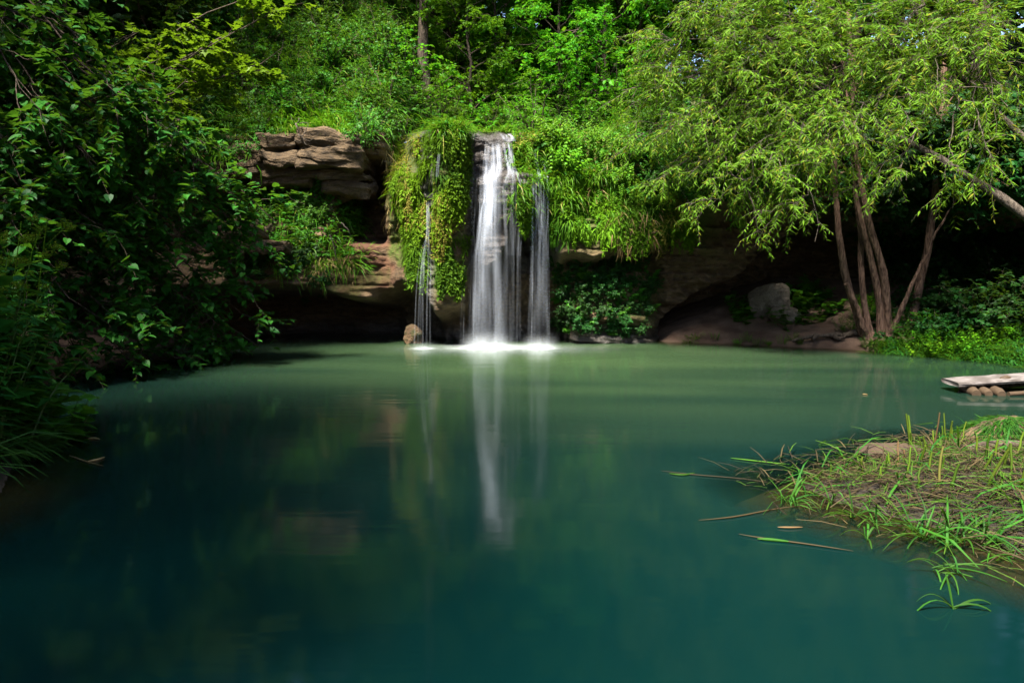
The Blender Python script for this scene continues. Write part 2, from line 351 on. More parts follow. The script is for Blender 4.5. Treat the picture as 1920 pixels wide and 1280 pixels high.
c = mixc(n, attr(n, 'mud'), c, mixc(n, f, (.008, .007, .006), (.035, .028, .022))); c = mixc(n, attr(n, 'under'), c, (.05, .037, .022))
p = principled(n, c, .95, .15); bump(n, math_(n, 'ADD', h, f), p, .6, .04); L(p.outputs[0], out.inputs[0]); EARTH = m
mb = MB(); mb.add(np.stack([X, Y, Z], -1), grid_faces(len(gx), len(gy)))
g = mb.build('ground', EARTH, None, True, {'under': S(.03, -.05, Z).ravel(), 'mud': np.maximum(box(X, .3, 7.5, .6) * box(Y, 0, 8.0, .4), S(-3, -3.4, X) * S(9, 8, Y)).ravel()}, kind='structure')

nx, nz = 620, 190
xs = np.linspace(-12, 12, nx); t = np.linspace(0, 1, nz)
X = np.repeat(xs[:, None], nz, 1); Zt = ztop(xs); Z = -.7 + (Zt[:, None] + .7) * t[None]
Yc = cliff_y(X, Z)
mossm = np.maximum.reduce([box(X, -2.75, -.95, .1) * S(.7, 1.6, Z), box(X, .05, 1.0, .1) * S(3.65, 3.8, Z), box(X, .9, 4.5, .3) * S(1.7, 2.5, Z), .6 * S(4.35, 4.6, Z) * (X < -2.9),
                            .5 * box(X, -4.3, -2.6, .3) * box(Z, .9, 1.6, .2), .45 * box(X, .9, 3.4, .2) * (Z < 1.8), .5 * S(3.4, 4.2, Z) * (X > 4)]) * S(-.45, .35, fbm(X * 2, Z * 2, 3., 3) + .25)
wet = np.maximum(box(X, -.95, .12, .1) * S(1.2, 1.6, Z), box(X, .1, 1.0, .1) * box(Z, 1.5, 4.2, .2)) * .9
wet = np.maximum(wet, .8 * S(.5, .1, Z)); wet = np.maximum(wet, .7 * box(X, -2.0, -1.6, .08))
red = np.maximum(box(X, -7.2, -5.3, .4) * box(Z, 2.4, 3.5, .3), box(X, -3.9, -2.3, .3) * box(Z, 1.0, 2.6, .3)); red = np.maximum(red, .7 * box(X, .9, 1.7, .3) * box(Z, .7, 1.6, .3)) * S(-.4, .3, fbm(X * 1.5, Z * 1.5, 8., 3))
mb = MB(); mb.add(np.stack([X, Yc, Z], -1), grid_faces(nx, nz)[:, ::-1])
cliff = mb.build('cliff', ROCK, None, True, {'moss': mossm.ravel(), 'wet': wet.ravel(), 'red': red.ravel()}, kind='structure')

xs = nonuni(-70, 70, -12, 12, .14, 4); ss = np.concatenate([[0], np.cumsum(np.minimum(.12 * 1.035 ** np.arange(95), 3))])
X = np.repeat(xs[:, None], len(ss), 1); Yh = lip(np.clip(xs, -12, 12))[:, None] - .03 + ss[None]
Zh = hill_z(X, Yh); Zh[:, 0] = ztop(xs) - .03
m, n, out, L = newmat('hillside_soil'); h = noise(n, 2.2, 8); f = noise(n, 30, 5)
c = mixc(n, ramp(n, h, (.4, 0), (.6, 1)), (.03, .045, .012), (.10, .075, .04)); c = mixc(n, ramp(n, f, (.45, 0), (.6, 1)), c, (.03, .055, .008))
p = principled(n, c, .95, .1); bump(n, f, p, .8, .08); L(p.outputs[0], out.inputs[0])
mb = MB(); mb.add(np.stack([X, Yh, Zh], -1), grid_faces(len(xs), len(ss)))
mb.build('hillside', m, None, True, kind='structure')

# rock slabs of the ledge: parts of the cliff, each its own mesh
def slab(px0, px1, py0, py1, Yf, deep, seed, mat=SLAB, name='rock_slab', parent=cliff, rough=.05):
    a = at(px0, py1, Yf); b = at(px1, py0, Yf); sx, sz = b[0] - a[0], b[2] - a[2]
    bm = bmesh.new(); bmesh.ops.create_cube(bm, size=1); bmesh.ops.subdivide_edges(bm, edges=bm.edges[:], cuts=17, use_grid_fill=True)
    V = np.array([v.co[:] for v in bm.verts]); Fs = [[v.index for v in f.verts] for f in bm.faces]; bm.free()
    Q = V * 2; ln = (np.abs(Q) ** 12).sum(1) ** (1 / 12); V = V / ln[:, None]
    P = V * A(sx, deep, sz); nr = unit(V / A(sx, deep, sz))
    zz = P[:, 2] * 13 + .8 * vnoise(P[:, 0] * 1.1 + seed, P[:, 1], 3.) + .25 * P[:, 0]; li = np.floor(zz)
    P = P + nr * (rough * 1.5 * fbm(P[:, 0] * 2.2 + seed, P[:, 1] * 3, P[:, 2] * 5, 4) + .11 * vnoise(P[:, 0] * 1.5 + seed, P[:, 1], li * 3.3))[:, None]
    P[:, 2] += .06 * vnoise(P[:, 0] * 1.7 + seed, P[:, 1] * 1.7, 1.)
    P = P + A((a[0] + b[0]) / 2, Yf + deep / 2, (a[2] + b[2]) / 2)
    mb = MB(); mb.add(P, Fs); return mb.build(name, mat, parent, False)
for q, (a, b, c, d, yf, dp) in enumerate([(486, 557, 247, 306, 14.75, 1.5), (553, 674, 243, 312, 14.65, 1.6), (470, 560, 305, 322, 14.95, 1.2), (545, 690, 318, 336, 14.95, 1.2),
        (600, 690, 340, 362, 15.05, 1.2), (470, 580, 326, 346, 15.0, 1.2), (388, 480, 420, 442, 14.15, 1.2), (440, 530, 446, 470, 14.2, 1.0), (400, 492, 262, 300, 14.85, 1.4), (392, 480, 300, 326, 14.75, 1.3)]):
    slab(a, b, c, d, yf, dp, q * 3.1, SLAB, rough=.06)

# water
wx = np.linspace(-13, 14, 260); wy = np.linspace(-6, 20, 250); X, Y = np.meshgrid(wx, wy, indexing='ij'); D = -ground_z(X, Y)
m, n, out, L = newmat('pool_water')
body = n.nodes.new('ShaderNodeBsdfDiffuse'); dn = noise(n, .25, 2)
near_fall = attr(n, 'near_fall')
L(mixc(n, near_fall, mixc(n, dn, (.0, .0076, .0086), (.0, .0094, .0098)), (.036, .064, .026)), body.inputs[0])
tr = n.nodes.new('ShaderNodeBsdfTransparent'); tr.inputs[0].default_value = (.62, .6, .42, 1)
mx = n.nodes.new('ShaderNodeMixShader'); L(ramp(n, attr(n, 'depth'), (.02, .12), (.5, 1)), mx.inputs[0]); L(tr.outputs[0], mx.inputs[1]); L(body.outputs[0], mx.inputs[2])
gl = n.nodes.new('ShaderNodeBsdfGlossy'); gl.inputs['Roughness'].default_value = .085
b = n.nodes.new('ShaderNodeBump'); L(math_(n, 'MULTIPLY_ADD', near_fall, .22), b.inputs['Strength']); b.inputs['Strength'].links[0].from_node.inputs[2].default_value = .06; b.inputs['Distance'].default_value = .03; L(noise(n, 1.1, 3, sc=(.5, 3.5, 1)), b.inputs['Height'])
L(b.outputs[0], gl.inputs['Normal'])
fr = n.nodes.new('ShaderNodeFresnel'); fr.inputs[0].default_value = 1.33
m2 = n.nodes.new('ShaderNodeMixShader'); L(fr.outputs[0], m2.inputs[0]); L(mx.outputs[0], m2.inputs[1]); L(gl.outputs[0], m2.inputs[2]); L(m2.outputs[0], out.inputs[0])
mb = MB(); mb.add(np.stack([X, Y, 0 * X], -1), grid_faces(len(wx), len(wy)))
near_fall_f = np.exp(-(((X - .8) / 6.4) ** 2 + ((Y - 13.6) / 5.6) ** 2)) * (.85 + .3 * vnoise(X * .35 + .4 * Y, Y * 1.6, 3.))  # pool colour turns paler and greener towards the fall
mb.build('pool_water', m, None, True, {'depth': D.ravel(), 'near_fall': near_fall_f.ravel()}, kind='structure')

# ------------------------------------------------------------------ plants
def twig_lines(B, Dr, Ln, droop, k=5, wig=.06):
    t = np.linspace(0, 1, k); n = len(B); Dr = unit(Dr)
    P = B[:, None] + Dr[:, None] * (Ln[:, None] * t)[..., None]
    P[..., 2] -= (droop * Ln)[:, None] * t ** 2 if not np.isscalar(droop) else droop * Ln[:, None] * t ** 2
    P[:, 1:] += rng.normal(0, wig, (n, k - 1, 3)) * Ln[:, None, None] * t[1:, None]
    return P
def leaf_on(mb, P, nl, size, tm, flat=.7, spread=.9, hang=.2, t0=.15, szv=.3, wide=1.0, tipfree=True):
    n, k = P.shape[:2]; t = t0 + (1 - t0) * (np.arange(nl)[None] + rng.random((n, nl))) / nl
    f = t * (k - 1); i = np.minimum(f.astype(int), k - 2); fr = (f - i)[..., None]; a = np.arange(n)[:, None]
    Q = P[a, i] * (1 - fr) + P[a, i + 1] * fr; T = unit(P[a, i + 1] - P[a, i])
    up = A(0, 0, 1.); side = unit(np.cross(T, up + 1e-3)); sg = np.where(np.arange(nl) % 2 == 0, 1, -1)[None, :, None]
    D = T * (1 - spread * .5) + side * sg * spread + rng.normal(0, .28, Q.shape); D[..., 2] -= hang
    N = flat * up + (1 - flat) * rng.normal(0, 1, Q.shape) + .18 * rng.normal(0, 1, Q.shape)
    sz = size * (1 + szv * rng.normal(0, 1, t.shape)).clip(.5, 1.6) * (1.05 - .35 * t)
    mb.leaves(Q.reshape(-1, 3), D.reshape(-1, 3), N.reshape(-1, 3), sz.ravel(), tm, wide=wide)
def polyline(pts, k=9, wig=0.0):
    pts = np.asarray(pts, float); s = np.concatenate([[0], np.cumsum(np.linalg.norm(np.diff(pts, axis=0), axis=1))]); s /= s[-1]
    t = np.linspace(0, 1, k); P = np.stack([np.interp(t, s, pts[:, j]) for j in range(3)], -1)
    for _ in range(2): P[1:-1] = (P[:-2] + 2 * P[1:-1] + P[2:]) / 4
    if wig: P[1:-1] += rng.normal(0, wig, (k - 2, 3))
    return P
def samp(P, t):                          # points and tangents along one polyline
    k = len(P); f = np.asarray(t) * (k - 1); i = np.minimum(f.astype(int), k - 2); fr = (f - i)[:, None]
    return P[i] * (1 - fr) + P[i + 1] * fr, unit(P[i + 1] - P[i])
def rdir(n, up=0.0): d = rng.normal(0, 1, (n, 3)); d = unit(d); d[:, 2] = d[:, 2] * .7 + up; return unit(d)

def make_shrub(name, mat, h=1.2, w=.8, nst=9, ntw=13, nl=9, tm=OVATE, size=.09, flat=.6, hang=.25, droop=.35, up=.35):
    root = thing(name, 'x', 'shrub'); st, fo = MB(), MB()
    for q in range(nst):
        a = U(0, 6.283); r = w * math.sqrt(U(0, 1)); hh = h * U(.6, 1.0) * (1 - .35 * (r / w) ** 2)
        P = polyline([(0.1 * r * math.cos(a), .1 * r * math.sin(a), -.1), (.5 * r * math.cos(a), .5 * r * math.sin(a), hh * .55), (r * math.cos(a), r * math.sin(a), hh)], 6, .02 * h)
        st.tubes(P, np.linspace(.014, .004, 6) * h, 4)
        B, T = samp(P, U(.15, 1, ntw)); tw = twig_lines(B, T * .6 + rdir(ntw, up), h * U(.16, .38, ntw), droop, 4)
        st.tubes(tw, np.linspace(.004, .0015, 4), 3); leaf_on(fo, tw, nl, size, tm, flat, hang=hang)
    st.build('stem', TWIG, root); fo.build('foliage', mat, root); return root
def make_herb(name, mat, h=1.0, n=7, nl=16, tm=LANCE, size=.13, wide=1.7, spread=.25, flat=.75, cat='plant'):
    root = thing(name, 'x', cat); st, fo = MB(), MB()
    for q in range(n):
        a = U(0, 6.283); r = spread * math.sqrt(U(0, 1)); hh = h * U(.65, 1.05)
        P = polyline([(r * math.cos(a), r * math.sin(a), -.05), (r * 1.2 * math.cos(a), r * 1.2 * math.sin(a), hh * .5), (r * 1.7 * math.cos(a) + U(-.05, .05), r * 1.7 * math.sin(a), hh)], 6, .012)
        st.tubes(P, np.linspace(.008, .003, 6), 4)
        t = np.repeat(np.linspace(.15, 1, nl), 2); B, T = samp(P, t); az = np.arange(len(t)) * math.pi + np.floor(np.arange(len(t)) / 2) * math.pi / 2 + U(0, 1) + rng.normal(0, .25, len(t))
        D = np.stack([np.cos(az), np.sin(az), U(-.35, .45, len(t))], -1); N = A(0, 0, 1) + rng.normal(0, .25, D.shape)
        fo.leaves(B, D, N, size * (1.1 - .6 * np.abs(t - .45)) * U(.75, 1.2, len(t)), tm, wide=wide)
    st.build('stem', LM['stem'], root)
    fo.build('foliage', mat, root); return root
def make_tuft(name, mat, n=120, ln=.5, wd=.012, r=.1, bend=.5, cat='grass'):
    root = MB(); a = U(0, 6.283, n); el = U(.5, 1.45, n); rr = r * np.sqrt(U(0, 1, n))
    D = np.stack([np.cos(a) * np.cos(el), np.sin(a) * np.cos(el), np.sin(el)], -1); N = np.stack([-np.cos(a) * np.sin(el), -np.sin(a) * np.sin(el), np.cos(el)], -1)
    B = np.stack([rr * np.cos(a), rr * np.sin(a), 0 * a - .02], -1); sz = ln * U(.5, 1.1, n)
    for q in range(4):
        k = np.arange(n) % 4 == q; root.leaves(B[k], D[k], N[k], sz[k], blade_tm(wd / ln, bend * (.45 + .3 * q)))
    o = root.build(name, mat); o['label'] = 'x'; o['category'] = cat; return o
def make_tree(name, mat, H=15., tr=.17, nlimb=26, nsub=7, ntw=6, nl=9, size=.15, tm=SMALL, spread=2.6, low=.3, bark=BARK, flat=.45):
    root = thing(name, 'x', 'tree'); tk, fo = MB(), MB(); lean = U(-.6, .6, 2)
    TP = polyline([(0, 0, -1), (lean[0] * .3, lean[1] * .3, H * .35), (lean[0], lean[1], H * .7), (lean[0] * .7, lean[1] * 1.2, H)], 14, .05)
    tk.tubes(TP, np.linspace(tr, tr * .15, 14) * np.array([1.35] + [1] * 13), 9)
    for q in range(nlimb):
        t = low + (1 - low) * ((q + U(0, 1)) / nlimb); b, _ = samp(TP, A(t)); a = q * 2.4 + U(-.5, .5)
        ln = spread * (1.15 - .75 * ((t - low) / (1 - low)) ** 1.5) * U(.7, 1.15); el = U(.1, .6) + .5 * (t - low)
        d = A(math.cos(a) * math.cos(el), math.sin(a) * math.cos(el), math.sin(el)); e = b[0] + d * ln
        LP = polyline([b[0], b[0] + d * ln * .5 + A(0, 0, .1 * ln), e - A(0, 0, .08 * ln)], 7, .05)
        tk.tubes(LP, np.linspace(tr * .32, .012, 7), 5)
        B, T = samp(LP, U(.3, 1, nsub)); sb = twig_lines(B, T * .7 + rdir(nsub, .25), U(.5, 1.1, nsub) * .42 * spread, .2, 5)
        tk.tubes(sb, np.linspace(.016, .004, 5), 3)
        for s_ in sb:
            B2, T2 = samp(s_, U(.2, 1, ntw)); tw = twig_lines(B2, T2 * .6 + rdir(ntw, .05), U(.3, .6, ntw), .35, 4)
            leaf_on(fo, tw, nl, size, tm, flat, hang=.3)
    tk.build('trunk', bark, root, True); fo.build('crown', mat, root); return root

# ---- trees of the wood behind the fall
VAR = [make_tree('forest_tree', LM['tree'], 15, .16, 30, 8, 7, 9, .18, spread=3.0, low=.34), make_tree('forest_tree', LM['tree'], 13, .12, 32, 8, 7, 9, .17, spread=2.8, low=.1),
       make_tree('forest_tree', LM['dark'], 16, .2, 34, 8, 7, 9, .2, spread=3.4, low=.1), make_tree('forest_tree', LM['tree'], 14, .14, 34, 8, 7, 10, .17, LANCE, 3.0, .08, flat=.3)]
ORD = 'first second third fourth fifth sixth seventh eighth ninth tenth eleventh twelfth thirteenth fourteenth fifteenth sixteenth seventeenth eighteenth nineteenth twentieth'.split()
def plant_tree(v, x, y, sc, rz, label, group=None, name=None):
    z = hill_z(x, y) if y > lip(x) + .1 else ground_z(x, y)
    return dup(VAR[v], (x, y, float(z) - .1), (0, 0, rz), sc, label, group)
def wood_row(lst, what, where, group, seed=0):
    o = sorted(lst, key=lambda q: q[1] / q[2])
    for i, (v, x, y, sc) in enumerate(o): plant_tree(v, x, y, sc, i * 1.7 + seed, f'{what}, {ORD[i]} from left {where}', group)
plant_tree(0, -2.35, 19.3, 1.05, .3, 'tall straight grey-brown trunk rising from the bushes left of the waterfall top')
plant_tree(0, 1.9, 21.0, 1.0, 2.3, 'dark slightly bent trunk standing above the yellow-green bank right of the fall')
plant_tree(0, .35, 23.0, 1.1, 4.0, 'thin dark tree in the middle of the gap straight behind the waterfall')
G = 'trees of the wood behind the waterfall'
wood_row([(1, -5.2, 21.5, 1.25), (1, -1.4, 22.2, 1.3), (3, 3.6, 22.0, 1.3), (1, .9, 24.5, 1.45), (3, 6.4, 20.5, 1.25), (1, -3.4, 23.5, 1.35), (3, 5.2, 25, 1.4), (1, 2.6, 20.3, .75), (1, -.5, 20.8, .6), (1, 1.35, 19.6, .55), (1, -1.1, 19.6, .5), (3, 2.2, 23, 1.0)], 'bright leafy tree', 'in the nearest row behind the waterfall', G)
wood_row([(1, -.2, 30, 1.6), (3, 4.4, 30, 1.6), (1, -4.2, 28, 1.5), (3, 2.2, 33, 1.7), (1, 7.8, 26, 1.5), (1, -8, 25, 1.3), (1, -2.4, 34, 1.6), (3, 10.2, 28, 1.5)], 'leafy tree', 'in the middle row behind the waterfall', G, 2)
wood_row([(1, -5, 42, 1.6), (1, 1.5, 45, 1.8), (2, 8, 42, 1.7), (2, -12, 38, 1.6), (1, 4.8, 40, 1.6), (1, -1.5, 41, 1.6), (2, 14, 38, 1.6), (2, 12.5, 27, 1.3), (2, -13, 25, 1.2)], 'far leafy tree', 'in the back row of the wood', G, 4)
wood_row([(2, -9.4, 15.6, 1.0), (2, -7.6, 18.4, .85), (2, -11.6, 12, 1.1), (2, -12, 7.5, 1.15), (2, -11, 3.0, 1.1)], 'dark shaded tree', 'on the slope at the left edge', 'dark trees of the left slope')  # the nearest ones stand out of view, added to shade the left side
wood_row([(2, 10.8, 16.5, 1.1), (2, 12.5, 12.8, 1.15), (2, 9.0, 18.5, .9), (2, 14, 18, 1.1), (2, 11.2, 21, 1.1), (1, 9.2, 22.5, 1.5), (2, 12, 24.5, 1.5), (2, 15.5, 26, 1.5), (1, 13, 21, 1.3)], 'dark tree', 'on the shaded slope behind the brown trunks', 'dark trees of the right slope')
wood_row([(2, -7.2, -.5, .95), (2, 10.8, 6.0, 1.1), (2, -6.2, -3.0, 1.1), (2, 5.8, -2.4, 1.0), (2, 13.5, 8.0, 1.15)], 'added dark shade tree', 'out of view on the banks beside the viewer', 'shade trees added on the near banks')  # unseen trees added to shade the banks and the near water
for v in VAR: drop_tree(v)

# ---- hand-shaped trees round the pool
def limb_tree(root, trunks, limbs, leafm, tm, size, sub=(9, .5, 1.1), tw=(7, .25, .55), nl=9, flat=.7, hang=.2, droop=.3, bark=BARK, subup=.0, t0=.25, wide=1.0, r0=.03):
    fo, bt = MB(), MB()
    for pts, ra, rb in trunks:
        P = polyline(pts, 16, .012); t = MB(); t.tubes(P, .74 * np.linspace(ra, rb, 16) * (1 + .08 * rng.normal(0, 1, 16)), 10, cap=True); t.build('trunk', bark, root, True)
    for pts, dens in limbs:
        bt = MB(); LP = polyline(pts, 10, .04); bt.tubes(LP, np.linspace(r0, .006, 10), 5)
        n = max(2, int(sub[0] * dens)); B, T = samp(LP, U(t0, 1, n)); sb = twig_lines(B, T * .7 + rdir(n, subup), U(sub[1], sub[2], n), droop, 6)
        bt.tubes(sb, np.linspace(.009, .003, 6), 3)
        for s_ in sb:
            B2, T2 = samp(s_, U(.1, 1, tw[0])); tl = twig_lines(B2, T2 * .8 + .7 * rdir(tw[0], subup), U(tw[1], tw[2], tw[0]), droop, 4)
            bt.tubes(tl, np.linspace(.004, .0015, 4), 3); leaf_on(fo, tl, nl, size, tm, flat, hang=hang, wide=wide)
        bt.build('branch', bark, root, True)
    fo.build('crown', leafm, root)
# linden hanging over the left shore
root = thing('linden_tree', 'dark green heart-leaved tree hanging low over the water on the left', 'tree', (-9.2, 9.0, 1.0))
def rel(root, P): return np.asarray(P) - np.array(root.location)
T0 = A(-9.2, 9.0, .6); crown0 = [A(-9.0, 9.2, 5.5), A(-8.8, 9.4, 4.2), A(-8.9, 9.0, 6.6), A(-8.7, 9.0, 3.2)]
limbs = []
for (px, py, Yd, b, dens) in [(478, 655, 12.3, 1, 1.2), (440, 590, 12.0, 1, 1.3), (395, 610, 11.6, 3, 1.1), (490, 470, 11.8, 0, 1.0), (500, 415, 11.5, 0, 1.1), (400, 335, 11.0, 0, 1.0), (330, 240, 10.6, 0, 1.3), (260, 690, 10.5, 3, 1.2),
        (330, 560, 11.0, 1, 1.4), (220, 600, 10.0, 3, 1.3), (130, 560, 9.0, 3, 1.1), (90, 640, 9.2, 3, 1.1), (300, 420, 10.8, 0, 1.4), (200, 330, 9.8, 0, 1.5), (120, 250, 9.3, 2, 1.5), (250, 480, 10.4, 1, 1.4), (100, 440, 9.2, 1, 1.4),
        (40, 340, 8.8, 2, 1.3), (60, 180, 9.0, 2, 1.2), (240, 210, 10.0, 2, 1.3), (380, 480, 11.3, 1, 1.2), (160, 680, 9.8, 3, 1.0), (350, 300, 10.8, 2, 1.2), (430, 650, 12.2, 1, 1.0), (450, 520, 12, 1, 1.2), (360, 640, 11.5, 3, 1.2), (420, 430, 11.6, 0, 1.2), (460, 440, 11.7, 0, 1.0), (180, 420, 9.6, 1, 1.3)]:
    e = at(px + 15 * (px > 300), py, Yd); b0 = crown0[b]; mid = (b0 + e) / 2 + A(0, 0, .75)
    limbs.append((rel(root, [b0, mid, e]), dens))
limb_tree(root, [(rel(root, [T0, A(-9.3, 9.1, 3), A(-8.9, 9.2, 5.5), A(-8.7, 9, 8)]), .2, .08)], limbs, LM['linden'], HEART, .125, (11, .5, 1.15), (6, .3, .6), 8, .85, .1, .28, t0=.3)
# maple branch at the top left
root = thing('maple_tree', 'bright yellow-green maple spreading lobed leaves over the dark upper left slope', 'tree', (-8.6, 13.2, 3.0))
limbs = [(rel(root, [A(-8.4, 13, 4.5), at(px - 110, py + 60, Yd), at(px, py, Yd)]), d_) for px, py, Yd, d_ in [(500, 30, 12.4, 1.2), (440, 60, 12.2, 1.2), (380, 90, 12.0, 1.2), (300, 110, 12, 1.2), (260, 60, 12, .8), (460, 120, 12.5, 1), (350, 150, 11.8, 1), (250, 150, 11.8, 1), (530, 90, 12.6, .7), (480, -20, 12.6, 1)]]
limb_tree(root, [(rel(root, [A(-8.6, 13.2, 2.4), A(-8.5, 13.1, 4.5), A(-8.0, 13.0, 7.5)]), .12, .05)], limbs, LM['maple'], MAPLE, .125, (8, .35, .8), (5, .2, .45), 7, .85, .05, .2, t0=.45)
# leaning willow
root = thing('leaning_willow', 'grey leaning willow trunk carrying the big pale narrow-leaved crown over the right cave', 'tree', (10.6, 10.6, 1.0))
tr1 = [A(10.6, 10.6, .9), at(1990, 450, 11.0), at(1920, 405, 11.2), at(1840, 345, 11.5), at(1750, 290, 11.9), at(1660, 245, 12.2), at(1590, 207, 12.4), at(1500, 150, 12.6), at(1430, 60, 12.7)]
tr2 = [A(10.7, 10.6, 1.2), at(2000, 330, 11.2), at(1920, 262, 11.5), at(1850, 190, 11.9), at(1790, 130, 12.2), at(1720, 40, 12.4), at(1660, -80, 12.5)]
limbs = []
K1, K2 = at(1590, 207, 12.4), at(1790, 130, 12.2)
for (px, py, Yd, k, d_) in [(1200, 70, 13.2, 0, 1.3), (1165, 170, 13.3, 0, 1.3), (1190, 260, 13.4, 0, 1.3), (1240, 330, 13.2, 0, 1.2), (1330, 385, 12.8, 0, .9), (1400, 360, 12.6, 0, .9), (1290, 20, 13.2, 0, 1.3), (1380, -20, 13, 0, 1.2), (1300, 140, 13.2, 0, 1.4),
        (1280, 230, 13, 0, 1.4), (1380, 110, 12.8, 0, 1.3), (1400, 220, 12.6, 0, 1.3), (1450, 300, 12.2, 0, 1.2), (1500, 380, 12.0, 0, .9), (1480, 60, 12.6, 0, 1.1), (1560, 300, 11.8, 0, 1.1), (1620, 270, 11.6, 0, 1.0), (1560, 130, 12.2, 1, 1.0),
        (1640, 90, 12.0, 1, 1.0), (1700, 180, 11.8, 1, 1.0), (1740, 60, 11.8, 1, .9), (1780, 330, 11.2, 1, .7), (1850, 280, 11.0, 1, .7), (1690, 340, 11.4, 1, .5), (1220, -60, 13.4, 0, 1.2), (1460, -90, 13, 0, 1.1), (1620, -60, 12.5, 1, 1), (1890, 200, 11, 1, .6),
        (1340, 300, 12.9, 0, 1.2), (1230, 140, 13.3, 0, 1.3), (1330, 60, 13.0, 0, 1.2), (1800, 30, 11.8, 1, 1.1), (1860, 90, 11.4, 1, 1.0), (1760, 130, 11.6, 1, 1.0), (1700, 20, 12, 1, 1.1), (1560, 30, 12.4, 0, 1.2), (1640, 200, 11.9, 1, .9), (1520, 220, 12.2, 0, 1.2), (1850, 170, 11.2, 1, .8)]:
    b0 = K1 if k == 0 else K2; e = at(px, py, Yd); limbs.append((rel(root, [b0, (b0 + e) / 2 + A(0, 0, .55), e]), d_ * (1.5 if px < 1480 else .95)))
limb_tree(root, [(rel(root, tr1), .14, .03), (rel(root, tr2), .11, .03)], limbs, LM['willow'], LANCE, .12, (12, .45, 1.05), (7, .25, .5), 13, .4, .4, .3, GBARK, t0=.3, wide=1.1, r0=.02)
# brown multi-stem trunks on the right bank
root = thing('multistem_willow', 'clump of slim red-brown trunks growing together from the right shore', 'tree', (7.05, 13.8, .2))
B0 = lambda px: at(px, 648, 13.75)
TR = [([B0(1632), at(1617, 612, 13.75), at(1592, 560, 13.8), at(1576, 470, 13.8), at(1566, 360, 13.9), at(1560, 230, 13.9), at(1545, 90, 13.8)], .105, .05),
      ([B0(1640), at(1621, 600, 13.9), at(1613, 470, 14), at(1606, 340, 14.1), at(1600, 200, 14.2), at(1590, 20, 14.2)], .095, .05),
      ([B0(1652), at(1655, 590, 13.8), at(1641, 520, 13.75), at(1620, 430, 13.7), at(1602, 320, 13.7), at(1590, 180, 13.7), at(1570, 40, 13.6)], .11, .05),
      ([B0(1662), at(1668, 580, 13.7), at(1655, 500, 13.65), at(1634, 440, 13.6), at(1612, 350, 13.6), at(1598, 250, 13.5), at(1600, 100, 13.4)], .12, .05),
      ([B0(1700), at(1708, 605, 13.9), at(1733, 500, 13.9), at(1753, 380, 13.9), at(1765, 230, 13.9), at(1775, 80, 14), at(1785, -60, 14)], .115, .06),
      ([B0(1655), at(1680, 605, 13.6), at(1702, 550, 13.5), at(1738, 470, 13.5), at(1775, 400, 13.4), at(1800, 360, 13.4)], .07, .02),
      ([B0(1630), at(1608, 580, 13.6), at(1586, 532, 13.6)], .085, .06)]
limbs = [(rel(root, [at(a, b, 13.8), at((a + c) / 2, (b + d) / 2 - 25, 13.6), at(c, d, 13.3)]), .55) for a, b, c, d in [(1563, 300, 1490, 180), (1600, 200, 1660, 60), (1590, 180, 1500, 60), (1765, 230, 1840, 120), (1775, 80, 1880, 40), (1765, 230, 1690, 130), (1600, 100, 1540, -40), (1778, 0, 1700, -80), (1760, 300, 1830, 330)]]
limb_tree(root, [(rel(root, p_), a, b) for p_, a, b in TR], limbs, LM['willow'], LANCE, .14, (10, .4, .9), (5, .25, .5), 8, .35, .45, .3, RBARK, wide=1.05)

# ---- shrubs, herbs and grass tufts: one of each kind, then copies on the land
PR = dict(
    shrub=[make_shrub('leafy_shrub', LM['shrub'], 1.3, .9), make_shrub('leafy_shrub', LM['shrub'], 1.0, .9, 10, 12, 10, SMALL, .085), make_shrub('leafy_shrub', LM['shrub'], 1.6, .9, 9, 15, 9, OVATE, .08, .5)],
    bright=[make_shrub('bright_bush', LM['tree'], 1.3, .9, 10, 15, 10, OVATE, .075), make_shrub('bright_bush', LM['herb'], 1.5, .9, 10, 15, 10, LANCE, .1)],
    dark=[make_shrub('shade_shrub', LM['dark'], 1.3, 1.0, 9, 13, 8, HEART, .11, .8), make_shrub('shade_shrub', LM['dark'], 1.0, .9, 9, 13, 9, OVATE, .09)],
    herb=[make_herb('tall_herb', LM['herb'], 1.0, 14, 15, spread=.45), make_herb('tall_herb', LM['herb'], .8, 15, 13, OVATE, .11, 1.0, .45), make_herb('tall_herb', LM['grass'], 1.1, 14, 17, LANCE, .13, 1.3, .45)],
    broad=[make_herb('broadleaf_plant', LM['shrub'], .5, 8, 5, HEART, .17, 1.1, .3, .85), make_herb('broadleaf_plant', LM['shrub'], .35, 7, 4, MAPLE, .16, 1.1, .3, .85)],
    tuft=[make_tuft('grass_tuft', LM['grass'], 110, .5), make_tuft('grass_tuft', LM['grass'], 90, .38, .01, .12, .7)],
    dry=[make_tuft('dry_grass_tuft', LM['dry'], 90, .5, .008, .1, .8)],
    bank=[make_herb('bank_herb', LM['bank'], 1.0, 12, 13, OVATE, .15, .95, .4), make_herb('bank_herb', LM['bank'], .9, 13, 16, LANCE, .15, 1.4, .4)],
    shore=[make_herb('shore_herb', LM['shrub'], 1.0, 16, 14, LANCE, .16, 1.7, .55), make_herb('shore_herb', LM['herb'], .9, 16, 13, OVATE, .13, .9, .55)],
)
